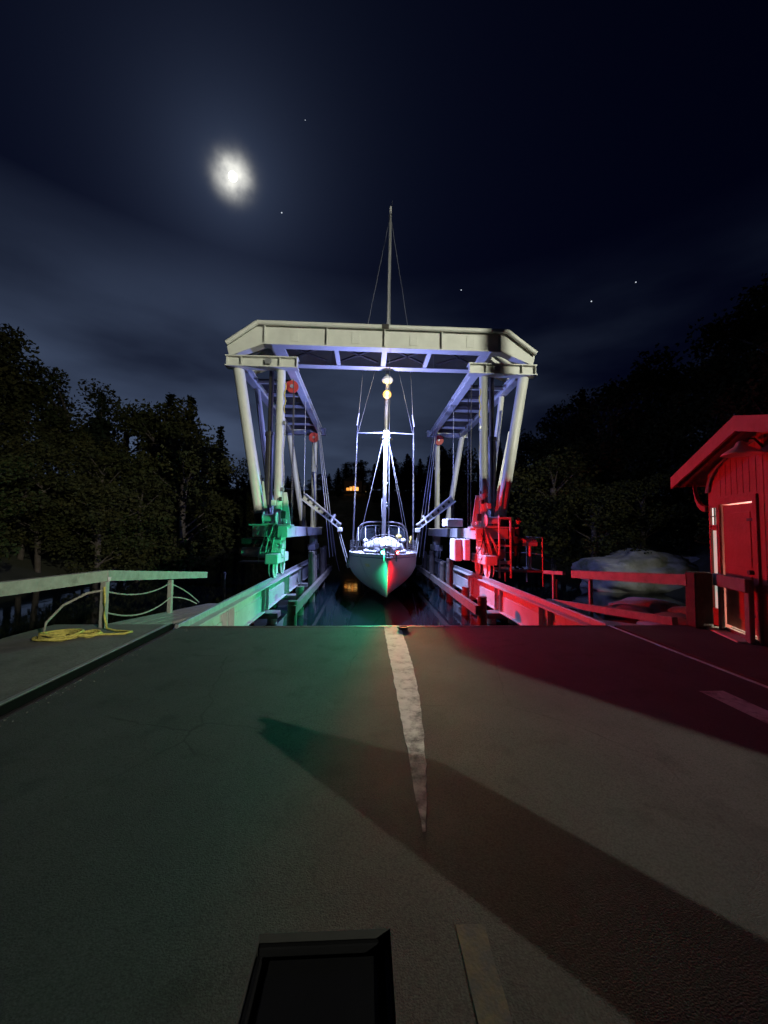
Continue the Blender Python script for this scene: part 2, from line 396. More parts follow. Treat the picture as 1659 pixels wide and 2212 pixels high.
# grit swept along the kerb and the end of the road
gt = MB()
for i in range(420):
    if i % 2: x, y = XL + .11 + abs(rnd.gauss(0, .09)), rnd.uniform(.5, 6.2)
    else: x, y = rnd.uniform(XL+.2, XR-.1), EDGE - .10 - abs(rnd.gauss(0, .12))
    r = rnd.uniform(.004, .012); a = rnd.uniform(0, 3)
    gt.add([(x+r*math.cos(a+2.1*k), y+r*math.sin(a+2.1*k), 0) for k in range(3)] + [(x, y, r*.8)], [(0,1,3), (1,2,3), (2,0,3)])
tag(gt.build('grit', mat('grit_stone', (.14,.135,.12), .9)), 'loose grit swept along the kerb and road end', 'grit', kind='stuff')
# ---- rails let into the road, with their grooves
for xr, s in ((XL, 1), (XR, -1)):
    g = MB()
    xa, xb = (XL-.06, XL+.10) if s > 0 else (XR-.03, XR+.07)
    g.add([(xa,-60,-.09),(xb,-60,-.09),(xb,EDGE,-.09),(xa,EDGE,-.09)], [(0,1,2,3)])
    g.add([(xb if s>0 else xa,-60,-.09),(xb if s>0 else xa,-60,0),(xb if s>0 else xa,EDGE,0),(xb if s>0 else xa,EDGE,-.09)], [(0,1,2,3)])
    g.build('rail_groove', DARKST, road_o)
    MB().bbox(xr-.03, xr+.02, -60, EDGE+.02, -.088, -.035 if s > 0 else .006, .006).build('inset_rail', mat('rusty_rail', (.05,.042,.036), .6, .4, .4, 9) if s > 0 else GALV, road_o)

# ---- concrete aprons beside the rails
ap = MB()
ap.prism([(-60,-1.7),(-60,.045),(5.62,.045),(6.42,.02),(6.42,-1.7)], 0, -5.05, XL-.065)
ap_l = tag(ap.build('pavement', CONC), kind='structure')
MB().box(XL-.0645, XL-.058, -60, 6.415, -.09, .040).build('groove_dark_strip', mat('groove_black', (.006,.006,.006), .95, 0, .2, 6, spec=.05), ap_l)  # black strip added on the kerb face to draw the groove's dark line
MB().bbox(XL-.12, XL-.066, -60, 6.40, .046, .052, .002).build('edge_angle', GALV, ap_l)
ap_l['label'] = 'concrete pavement left of the road with the yellow rope coil'
ar = MB()
ar.prism([(-60,-1.7),(-60,.01),(6.33,.01),(6.33,-1.7)], 0, XR+.072, 30)
ar_o = tag(ar.build('pavement', ASPH), kind='structure')
# quay wall under the end of the road
tag(MB().box(XL+.10, XR-.03, 5.5, EDGE-.02, -3, -.5).build('quay_wall', CONC), kind='structure')

# ---- water
def water_mat():
    m = bpy.data.materials.new('dark_water'); m.use_nodes = True; MATS['dark_water'] = m
    nt = m.node_tree; b = nt.nodes['Principled BSDF']
    b.inputs['Base Color'].default_value = (0.004, 0.008, 0.010, 1); b.inputs['Roughness'].default_value = 0.045; b.inputs['IOR'].default_value = 1.333
    tc = nt.nodes.new('ShaderNodeTexCoord'); mp = nt.nodes.new('ShaderNodeMapping'); mp.inputs['Scale'].default_value = (1, 0.6, 1)
    nt.links.new(tc.outputs['Object'], mp.inputs[0])
    n1 = nt.nodes.new('ShaderNodeTexNoise'); n1.inputs['Scale'].default_value = 2.2; n1.inputs['Detail'].default_value = 3
    nt.links.new(mp.outputs[0], n1.inputs['Vector'])
    bp = nt.nodes.new('ShaderNodeBump'); bp.inputs['Strength'].default_value = 0.10; bp.inputs['Distance'].default_value = 0.03
    nt.links.new(n1.outputs[0], bp.inputs['Height']); nt.links.new(bp.outputs[0], b.inputs['Normal'])
    return m
tag(MB().add([(-300,-80,WATER),(300,-80,WATER),(300,420,WATER),(-300,420,WATER)], [(0,1,2,3)]).build('water', water_mat()), kind='structure')

# ---- terrain: wooded banks both sides and a far ridge closing the inlet
def ground(x, y):
    tl = (-14.0 - 0.10*max(0, y-20)) - x + 2.0*mnoise.noise(Vector((y*0.07, 3.1, 0)))
    tr = x - (13.0 + 0.10*max(0, y-20)) + 2.0*mnoise.noise(Vector((y*0.08, 9.7, 0)))
    tf = (y - 116) + 5*mnoise.noise(Vector((x*0.04, 1.7, 0)))
    h = -3.2
    for t, cap, k in ((tl, 11.0, 30.0), (tr, 13.0, 26.0), (tf, 24.0, 24.0)):
        if t > -4: h = max(h, -3.2 + 1.7*min(1, (t+4)/4) + (cap*(1-math.exp(-t/k)) if t > 0 else 0))
    if y < 4 and -4.9 < x: h = max(h, -0.35)
    if y < -3: h = max(h, min(-0.35, h + (-3-y)*0.5))
    h += 0.5*mnoise.noise(Vector((x*0.12, y*0.12, 5)))*(1 if h > -1 else 0.2)
    return h
terr = MB(); rows = []
ys = [-80 + 4*i for i in range(26)] + [22 + 4.5*i for i in range(72)]
xs = [-210 + 4.2*i for i in range(101)]
for y in ys:
    rows.append([Vector((x, y, min(ground(x, y), -0.35) if (-5.2 < x < 31 and y < 7) else ground(x, y))) for x in xs])
terr.grid(rows)
TERR = mix_mask(mat('forest_floor', (0.05, 0.052, 0.028), 0.95, 0, 0.5, 0.4, 0.8, 3), (0.10, 0.10, 0.09), 0.22, 0.55, 0.7)
tag(terr.build('hillside', TERR), kind='structure')

# ================================================================== RAIL GIRDERS AND PILES
def girder(xc, s, label):
    t = thing('rail_girder', label, 'girder', (xc, EDGE+.03, WATER-1.5), group=None)
    Y0, Y1 = EDGE + .05, 27.0
    MB().bbox(xc-.18, xc+.18, Y0, Y1, -.14, -.10, .006).build('top_flange', STEEL2, t)
    MB().bbox(xc-.035, xc+.035, Y0, Y1, -.10, .02, .008).build('rail', GALV, t)
    MB().box(xc-.02+s*.04, xc+.02+s*.04, Y0, Y1, -.36, -.142).build('upper_web', STEEL2, t)
    y = Y0 + 0.02
    for yb in (8.45, 11.45, 14.5, 17.5, 20.6, 23.6, 26.9):
        seg = MB(); ye = yb - .16
        seg.box(xc-.03+s*.05, xc+.03+s*.05, y, ye, -.80, -.362)
        seg.bbox(xc-.17, xc+.17, y, ye, -.84, -.802, .006)
        seg.build('girder_section', STEEL2, t)
        for ky in (y+.05, ye-.05):
            MB().prism([(xc, -.80), (xc+s*.17, -.80), (xc+s*.17, -.145), (xc, -.145)], 1, ky-.012, ky+.012).build('stiffener', STEEL2, t)
        y = yb + .16
    return t
gl = girder(XL, 1, 'green lit steel rail girder left of the boat basin')
gr = girder(XR, -1, 'red lit steel rail girder right of the boat basin')
n = 0
for side, xc in ((-1, XL), (1, XR)):
    for j, yb in enumerate((8.45, 11.45, 14.5, 17.5, 20.6, 23.6, 26.9)):
        sd = 'left' if side < 0 else 'right'
        t = thing('pile_bent', f'pair of pale concrete piles under the {sd} rail girder, {["nearest", "second", "third", "fourth", "fifth", "sixth", "farthest"][j]} from the road', 'piles', (xc, yb, -3.2), group='pile bents carrying the rail girders')
        MB().bbox(xc-.55, xc+.55, yb-.22, yb+.22, -1.02, -.845, .02).build('cap_beam', CONC, t)
        for dx in (-.34, .34):
            MB().tube((xc+dx, yb, -3.2), (xc+dx, yb, -1.022), .15, .145, 14).build('pile', PILE, t)
ORD = ['first','second','third','fourth','fifth','sixth','seventh','eighth','ninth','tenth','eleventh','twelfth','thirteenth','fourteenth','fifteenth','sixteenth']
# old timber fender piles inside the basin
for side in (-1, 1):
    for j, yb in enumerate((10.4, 12.6, 14.9, 16.6, 18.8, 21.0)):
        k = 2.72 + rnd.uniform(-.12, .12); xx = CX + side*k; h = rnd.uniform(.15, .95) if j > 1 else rnd.uniform(-.45, -.1)
        t = thing('fender_pile', f'dark timber fender pile, {ORD[j]} from the road along the {"left" if side < 0 else "right"} side of the basin', 'pile', (xx, yb, -3.2), group='timber fender piles left' if side < 0 else 'timber fender piles right')
        b = MB(); lx, ly = rnd.uniform(-.06, .06), rnd.uniform(-.05, .05)
        b.tube((xx, yb, -3.2), (xx+lx, yb+ly, h), .16, .13, 12)
        b.build('post', TIMB, t)
        MB().tube((xx+lx, yb+ly, h-.16), (xx+lx*1.01, yb+ly, h-.10), .142, n=12).build('iron_band', DARKST, t)
    # timber wale bolted along them
    w = MB()
    w.bar((CX+side*2.50, 10.2, -.55), (CX+side*2.50, 21.2, -.50), .12, .24)
    tag(seat_origin(w.build('timber_wale', TIMB), (CX+side*2.5, 15.7, -.65)), f'long dark timber wale bolted along the {"left" if side < 0 else "right"} fender piles', 'beam')

# ================================================================== BOAT LIFT GANTRY
G = thing('boat_lift', 'tall pale steel travelling gantry straddling the sailboat on rails', 'boat lift', (CX, 13.5, 0.02))
YF, YA, YR = 13.5, 15.1, 22.5
def ibeam_y(k, y0, y1, z0, z1, w, m=STEEL):
    b = MB(); b.bbox(k-w/2, k+w/2, y0, y1, z1-.045, z1, .008); b.bbox(k-w/2, k+w/2, y0, y1, z0, z0+.045, .008)
    b.box(k-.03, k+.03, y0, y1, z0+.045, z1-.045); return b
for s in (-1, 1):
    X = lambda k: CX + s*k
    for yy, last in ((YF, False), (YR, True)):
        # upright and splayed leg
        c = MB().tube((X(3.75), yy, 1.80), (X(3.75), yy, 7.42), .155, n=18).build('column', STEEL, G)
        for zz in (3.0, 5.4):
            MB().tube((X(3.75), yy, zz), (X(3.75), yy, zz+.05), .175, n=18).build('collar', STEEL, c)
            MB().bbox(X(3.53), X(3.60), yy-.2, yy-.12, zz-.02, zz+.10, .01).build('bracket', GALV, c)
        MB().tube((X(4.32), yy, 1.80), (X(5.28), yy, 7.42), .19 if not last else .165, n=18).build('leg', STEEL, G)
        # foot shoe of the leg
        MB().tube((X(4.29), yy, 1.62), (X(4.385), yy, 2.18), .215, n=18).build('leg_shoe', DARKST, G)
        # top end beam: I section across the side truss
        b = MB(); ye = yy - .18 if not last else yy + .12
        xa, xb = sorted((X(3.10), X(5.66)))
        b.bbox(xa, xb, ye-.17, ye+.17, 7.755, 7.80, .006); b.bbox(xa, xb, ye-.17, ye+.17, 7.40, 7.445, .006); b.box(xa+.02, xb-.02, ye-.03, ye+.03, 7.445, 7.755)
        eb = b.build('end_beam', STEEL, G)
        for kk in (3.14, 3.75, 5.1, 5.6):
            MB().box(X(kk)-.012, X(kk)+.012, ye-.16, ye-.032, 7.446, 7.754).build('stiffener', STEEL, eb)
        xa2, xb2 = sorted((X(4.02), X(4.26)))
        MB().bbox(xa2, xb2, ye-.19, ye-.172, 7.50, 7.70, .004).build('plate', GALV, eb)
    # second splayed leg behind the front one, with ladder-like pipework on it
    lg = MB().tube((X(4.02), 14.0, 1.80), (X(5.18), 15.5, 7.42), .115, n=14).build('leg', STEEL, G)
    pw = MB()
    for q in range(3):
        o = .06*q
        pw.path([(X(4.10 + 1.0*t + .02*math.sin(9*t+q)) - s*.09 + s*o*.4, 13.95 + 1.3*t - .12 - .02*q, 2.1 + 4.6*t) for t in [i/14 for i in range(15)]], .016, 6)
    pw.build('hydraulic_hose', GALV, lg)
    MB().prism([(X(4.30), 2.0), (X(4.42), 2.0), (X(5.10), 5.6), (X(5.02), 5.6)], 1, 14.35, 14.37).build('gusset_plate', STEEL, G)
    # longitudinal top beams
    inn = ibeam_y(X(3.42), YF-.005, YR-.06, 7.44, 7.76, .30).build('top_beam', STEEL, G)
    for q, yy in enumerate((14.6, 16.1, 17.6, 19.2, 20.8)):
        bx = sorted((X(3.42)-.031*1, X(3.42)+.031))
        MB().tube((X(3.42)-.034, yy, 7.60), (X(3.42)+.034, yy, 7.60), .07, n=12).build('hole_dark_disc', DARKST, inn)  # solid dark disc stands for the dark of an open hole
    ibeam_y(X(5.20), YF-.005, YR-.06, 7.44, 7.76, .30).build('top_beam', STEEL, G)
    for yy in (15.0, 16.4, 17.9, 19.4, 20.9):
        xa, xb = sorted((X(3.58), X(5.04)))
        MB().bbox(xa, xb, yy-.05, yy+.05, 7.50, 7.62, .008).build('cross_rung', STEEL, G)
    for q in range(6):
        ya = 14.9 + q*1.25
        xa, xb = sorted((X(3.60), X(5.02)))
        MB().bbox(xa, xb, ya, ya+1.18, 7.64, 7.665, .004).build('deck_grating', DARKST, G)
    # hydraulic lifting cylinder between base and top
    cyl = MB().tube((X(4.22), 13.98, 1.80), (X(4.22), 13.98, 5.2), .15, n=16).build('lifting_cylinder', DARKST, G)
    MB().tube((X(4.22), 13.98, 5.2), (X(4.22), 13.98, 8.1), .095, n=14).build('cylinder_rod', DARKST, cyl)
    MB().tube((X(4.22), 13.98, 5.1), (X(4.22), 13.98, 5.24), .18, n=16).build('gland', DARKST, cyl)
    # base beams
    lb = MB().bbox(min(X(3.28),X(3.62)), max(X(3.28),X(3.62)), 12.95, 23.05, 1.34, 1.745, .015).build('base_beam', STEEL, G)
    for yy in (14.4, 16.6, 18.8, 21.0):
        MB().box(X(3.25)-.004, X(3.25)+.004, yy-.03, yy+.03, 1.36, 1.73).build('weld_rib', STEEL, lb)
    for yy in (YF-.12, YR):
        xa, xb = sorted((X(3.64), X(4.52)))
        MB().bbox(xa, xb, yy-.26, yy+.24, 1.36, 1.73, .015).build('base_cross_beam', STEEL, G)
        xa, xb = sorted((X(3.2), X(4.62)))
        MB().bbox(xa, xb, yy-.36, yy+.34, 1.746, 1.796, .006).build('base_plate', STEEL, G)
        # wheel bogie on the rail
        bg = MB()
        xa, xb = sorted((X(3.50), X(3.90)))
        bg.bbox(xa, xb, yy-.30, yy+.30, .80, 1.335, .02); bg.bbox(xa-.02, xb+.02, yy-.85, yy+.85, .46, .80, .03)
        bo = bg.build('bogie', STEEL, G)
        for dy in (-.55, .55):
            w = MB().disc((X(3.70), yy+dy, .315), (1,0,0), .295, .12, 24).build('wheel', DARKST, bo)
            MB().disc((X(3.70), yy+dy, .315), (1,0,0), .07, .36, 14)
            for sx in (-1, 1):
                MB().disc((X(3.70)+sx*.062, yy+dy, .315), (1,0,0), .335, .022, 24).build('flange', STEEL, bo)
                MB().prism([(yy+dy-.12, .14), (yy+dy+.12, .14), (yy+dy+.16, .47), (yy+dy-.16, .47)], 0, X(3.70)+sx*.115-.014, X(3.70)+sx*.115+.014).build('axle_plate', STEEL, bo)
    # drive unit and hydraulic clutter at the front bogie
    yq = YF - .15
    SH = 4.95 if s < 0 else 4.45
    gbx = MB().bbox(min(X(4.0),X(4.32)), max(X(4.0),X(4.32)), yq-.25, yq+.25, .62, 1.0, .03).build('gearbox', STEEL, G)
    mo = MB().tube((X(4.32), yq, .82), (X(SH-.05), yq, .82), .16, n=16)
    for q in range(6 if s < 0 else 1): mo.disc((X(4.42+q*.06), yq, .82), (1,0,0), .175, .02, 16)
    mo.build('drive_motor', STEEL, G)
    MB().bbox(min(X(4.1),X(SH-.08)), max(X(4.1),X(SH-.08)), yq-.32, yq+.30, 1.10, 1.30, .02).build('oil_tank', DARKST, G)
    SH = 4.95 if s < 0 else 4.45
    MB().bbox(min(X(4.05),X(SH)), max(X(4.05),X(SH)), yq-.35, yq+.32, .44, .50, .01).build('service_shelf', DARKST, G)
    for q in range(7):
        zx, kx = rnd.uniform(.55, 1.28), rnd.uniform(3.42, 3.95)
        MB().bbox(X(kx)-rnd.uniform(.03,.07), X(kx)+rnd.uniform(.03,.07), yq-.42-rnd.uniform(0,.05), yq-.30, zx, zx+rnd.uniform(.06,.16), .012).build('valve_block', STEEL, G)
    for q in range(9):
        ka = rnd.uniform(3.40, 4.0); kb = ka + rnd.uniform(-.25, .35); za = rnd.uniform(1.3, 1.8); zb = rnd.uniform(.45, .9)
        pts = []
        for i in range(9):
            t = i/8; pts.append((X(ka + (kb-ka)*t + .05*math.sin(3.1*t)), yq-.38-.08*math.sin(math.pi*t), za + (zb-za)*t - .10*math.sin(math.pi*t)))
        MB().path(pts, .017, 6).build('hose', STEEL if q % 3 else DARKST, G)
    # bracing fins above the base plate beside the column
    MB().prism([(X(3.28), 1.80), (X(3.56), 1.80), (X(3.56), 2.95), (X(3.44), 2.95)], 1, YF-.02, YF+.02).build('gusset_plate', STEEL, G)
    MB().prism([(X(3.98), 1.80), (X(4.10), 1.80), (X(4.26), 3.3), (X(4.20), 3.3)], 1, YF-.30, YF-.28).build('gusset_plate', STEEL, G)
    # winch drum, junction boxes and pipe runs above the base plate
    wd = MB().tube((X(3.70), YF-.40, 2.02), (X(4.12), YF-.40, 2.02), .13, n=16).build('winch_drum', STEEL, G)
    for kk in (3.69, 4.13): MB().disc((X(kk), YF-.40, 2.02), (1,0,0), .21, .025, 20).build('drum_flange', STEEL, wd)
    MB().bbox(X(3.91)-.26, X(3.91)+.26, YF-.50, YF-.30, 1.797, 1.83, .006).build('winch_bed', STEEL, wd)
    for q, (kk, z0, w_, h_) in enumerate(((3.50, 2.0, .16, .26), (3.86, 2.45, .14, .20), (4.12, 2.30, .12, .16), (3.42, 1.84, .10, .12), (3.62, 2.62, .10, .14))):
        MB().bbox(X(kk)-w_/2, X(kk)+w_/2, YF-.28, YF-.17, z0, z0+h_, .012).build('junction_box', STEEL if q % 2 else DARKST, G)
    for q in range(6):
        kk = 3.40 + .12*q
        MB().path([(X(kk), YF-.30, 1.34), (X(kk)+.01, YF-.36, 1.0), (X(kk+.05*math.sin(q*2.3)), YF-.40, .75), (X(kk), YF-.36, .5)], .019, 6).build('hydraulic_pipe', STEEL, G)
    for zz in (.62, .95, 1.22): MB().bbox(min(X(3.36),X(4.06)), max(X(3.36),X(4.06)), YF-.46, YF-.43, zz, zz+.045, .006).build('pipe_clamp', STEEL, G)
    # sheaves
    for yy, kk, zz in ((YR-.15, 3.75, 7.12),) + (((14.5, 3.50, 7.12),) if s < 0 else ()):
        sh = MB().disc((X(kk), yy-.24, zz), (0,1,0), .30 if yy > 20 else .24, .09, 24).build('sheave', REDP, G)
        MB().disc((X(kk), yy-.30, zz), (0,1,0), .07, .05, 12).build('axle_pin', GALV, sh)
        MB().bbox(X(kk)-.06, X(kk)+.06, yy-.20, yy-.17, zz-.1, 7.44, .006).build('hanger', STEEL, sh)
    # hinged guide arm reaching in over the boat
    h0, h1 = Vector((X(3.38), 16.8, 3.10)), Vector((X(1.76), 16.8, 1.80))
    d = (h1-h0).normalized(); nrm = Vector((-d.z*s, 0, d.x*s)) if s > 0 else Vector((d.z, 0, -d.x)); nrm = Vector((0,-1,0)).cross(d)
    if nrm.z < 0: nrm = -nrm
    arm = MB()
    arm.bar(h0+nrm*.15, h1+nrm*.10, .30, .05, nrm); arm.bar(h0-nrm*.15, h1-nrm*.10, .30, .05, nrm)
    arm.bar(h0+Vector((0,.02,0)), h1+Vector((0,.02,0)), .03, .22, nrm)
    ao = arm.build('guide_arm', STEEL, G)
    for q in range(6):
        p = h0.lerp(h1, .12 + .15*q)
        MB().tube(p + Vector((0,-.012,0)), p + Vector((0,.0,0)), .062, n=14).build('hole_dark_disc', DARKST, ao)  # dark disc in place of a real opening in the web
        if q in (1, 3, 5): MB().bar(p+d*.11-nrm*.12+Vector((0,-.07,0)), p+d*.11+nrm*.12+Vector((0,-.07,0)), .02, .13, (0,1,0)).build('web_rib', STEEL, ao)
    MB().bar(h1+nrm*.26+Vector((0,-.05,0))-d*.5, h1-nrm*.12+Vector((0,-.18,0))-d*.42, .07, .07).build('clamp', STEEL, ao)
    MB().bbox(h1.x-.12, h1.x+.12, 16.68, 16.92, h1.z-.26, h1.z-.05, .03).build('arm_head', STEEL, ao)
    MB().bar((X(3.40), 16.96, 1.745), (h0.x, 16.92, h0.z-.05), .14, .10, (0,1,0)).build('arm_post', DARKST, G)
    MB().tube((h0.x, 16.8, h0.z), (X(3.40), 16.8, 7.45), .014, n=6).build('stay_wire', WIRE, G)
    # twin fender struts from the arm head down to the hull
    for dx in (-.045, .045):
        MB().bar((X(1.84)+dx, 16.85, 1.72), (X(1.36 if s < 0 else 1.62)+dx, 17.0, .06), .03, .045, (0,1,0)).build('fender_strut', STEEL, G)
    MB().bar((X(1.40 if s < 0 else 1.66), 16.98, .10), (X(1.34 if s < 0 else 1.60), 17.02, -.06), .13, .10, (0,1,0)).build('fender_pad', CANV, G)
    # lifting slings: wire falls from the top, webbing towards the hull
    for q, (ya, yb) in enumerate(((20.2, 19.6), (20.6, 20.3), (21.2, 21.0))):
        MB().tube((X(3.30), ya, 7.4), (X(2.45 - .1*q), yb, .2), .022, n=6).build('wire_fall', WIRE, G)
    sl = MB(); pts = [Vector((X(3.05), 20.9, 5.2)), Vector((X(2.75), 20.7, 3.0)), Vector((X(2.35), 20.5, .8)), Vector((X(2.0), 20.4, -.6))]
    sl.grid([[p+Vector((0,-.11,0)) for p in pts], [p+Vector((0,.11,0)) for p in pts]], smooth=False)
    sl.build('sling', DWEB, G)
    for yy, kk in ((13.75, 3.35), (14.6, 3.48), (21.9, 3.5)):
        MB().tube((X(kk), yy, 7.2), (X(kk-.04), yy-.05, 1.8), .016, n=6).build('hoist_wire', DARKST, G)
    # yellow rope and a handle lashed on the front column
    MB().path([(X(3.56)+.03*math.sin(i*1.3), YF-.16-.01*math.cos(i), 6.9-.11*i) for i in range(11)], .022, 6).build('lashed_rope', ROPEY, G)
    MB().path([(X(3.58)-s*.03+.02*math.sin(i*.8), YF-.15, 5.6-.22*i) for i in range(14)], .014, 6).build('control_cable', WEB, G)

# the two arched cross beams with the links between them
for yy in (YF, YA):
    prof_t = [(-5.72, 8.27), (-4.66, 9.10), (4.66, 9.10), (5.72, 8.27)]
    prof_b = [(-5.62, 7.86), (-4.40, 8.36), (4.40, 8.36), (5.62, 7.86)]
    poly = [(CX+a, z) for a, z in prof_t] + [(CX+a, z) for a, z in reversed(prof_b)]
    cb = MB()
    cb.prism(poly, 1, yy-.035, yy+.035)
    for pr in (prof_t, prof_b):
        for (a0, z0), (a1, z1) in zip(pr, pr[1:]):
            lift = .025 if pr is prof_t else -.022
            cb.bar((CX+a0, yy, z0+lift), (CX+a1, yy, z1+lift), .34, .05, (0,0,1))
    co = cb.build('arch_beam', STEEL, G)
    for a in (-4.35, -2.1, 0.02, 2.15, 4.35):
        MB().box(CX+a-.02, CX+a+.02, yy-.165, yy-.037, 8.362, 9.098).build('stiffener', STEEL, co)
    for a in (-3.3, -1.05, 1.1, 3.25):
        sp = MB().bbox(CX+a-.16, CX+a+.16, yy-.053, yy-.036, 8.50, 8.96, .004).build('splice_plate', STEEL, co)
        if yy < 14:
            for q in range(8):
                MB().disc((CX+a-.10+.20*(q % 2), yy-.058, 8.57+.107*(q//2)), (0,1,0), .016, .014, 6).build('bolt', STEEL, co)
    tb = MB().tube((CX-4.62, yy-.17, 9.10), (CX+4.62, yy-.17, 9.10), .085, n=12).build('top_pipe', STEEL, co)
    for s in (-1, 1):
        MB().tube((CX+s*4.62, yy-.17, 9.10), (CX+s*5.70, yy-.17, 8.30), .085, n=12).build('top_pipe', STEEL, co)
        MB().box(CX+s*5.55-.10, CX+s*5.55+.10, yy-.15, yy+.15, 7.802, 7.86).build('bearing_plate', STEEL, co)
MB().bbox(CX-.10, CX+.16, YF-.27, YF-.18, 9.02, 9.17, .01).build('junction_box', DARKST, G)
for k, w in ((-1.78, .16), (0.03, .20), (1.74, .16), (-3.95, .50), (3.95, .50)):
    MB().bbox(CX+k-w/2, CX+k+w/2, YF+.18, YA-.18, 8.33, 8.44, .008).build('link_beam', STEEL, G)
for k in (-3.0, -.95, .95, 3.0):
    for e in (-1, 1):
        MB().bar((CX+k-e*.75, YF+.18, 8.50), (CX+k+e*.75, YA-.18, 8.50), .08, .06).build('diagonal_brace', DARKST, G)
MB().bbox(CX-4.4, CX+4.4, YF+.45, YF+.85, 8.74, 8.77, .006).build('walkway_grating', DARKST, G)

# right-hand operator stand with its guard frame
P0 = CX + 4.55
stand = MB().bbox(P0, P0+1.15, 12.85, 14.25, .20, .27, .01).build('operator_platform', GALV, G)
for xx, yy in ((P0+1.1, 12.9), (P0+1.1, 14.2), (P0+.25, 14.2)):
    MB().tube((xx, yy, -.30), (xx, yy, 1.42), .028, n=10).build('guard_post', GALV, stand)
MB().path([(P0+.25, 14.2, 1.42), (P0+1.1, 14.2, 1.42), (P0+1.1, 12.9, 1.42)], .028).build('guard_rail', GALV, stand)
MB().path([(P0+.25, 14.2, .82), (P0+1.1, 14.2, .82), (P0+1.1, 12.9, .82)], .02).build('guard_rail', GALV, stand)
MB().bbox(P0-.5, P0-.004, 13.0, 14.1, .20, .26, .01).build('platform_bracket', GALV, stand)
fr = MB()
for xx in (CX+4.02, CX+4.42): fr.bbox(xx-.03, xx+.03, 12.66, 12.72, .02, 2.05, .008)
fr.bbox(CX+4.0, CX+4.44, 12.655, 12.725, 2.05, 2.13, .008); fr.bbox(CX+4.0, CX+4.44, 12.655, 12.725, .50, .62, .008)
fr.build('guard_frame', STEEL, G)
MB().box(CX+4.04, CX+4.40, 12.72, 13.0, 1.1, 1.16).build('frame_bracket', STEEL, G)
# pale cabinets on the right base beam
MB().bbox(CX+2.62, CX+3.26, 14.6, 15.6, 1.79, 2.12, .03).build('equipment_box', CANV, G)
MB().bbox(CX+3.05, CX+3.27, 13.6, 14.6, .55, 1.33, .03).build('control_cabinet', CANV, G)
MB().bbox(CX+2.75, CX+3.04, 13.9, 14.7, .50, 1.33, .03).build('control_cabinet', CANV, G)

# ---- control pedestal beside the operator
px, py = 5.86, 13.05
ped = thing('control_pedestal', 'small control pedestal with a red lit top on the operator stand', 'control panel', (px, py, .272))
MB().bbox(px-.11, px+.11, py-.11, py+.11, .272, .30, .01).build('foot_plate', GALV, ped)
MB().tube((px, py, .30), (px, py, 1.12), .055, .05, 12).build('post', CANV, ped)
hd = MB().prism([(py-.18, 1.12), (py+.14, 1.12), (py+.14, 1.38), (py-.02, 1.40), (py-.18, 1.26)], 0, px-.20, px+.20).build('panel_box', CANV, ped)
for q in range(4):
    MB().disc((px-.12+q*.08, py-.11, 1.335), (0,-.66,.75), .022, .03, 10).build('button', REDP, hd)

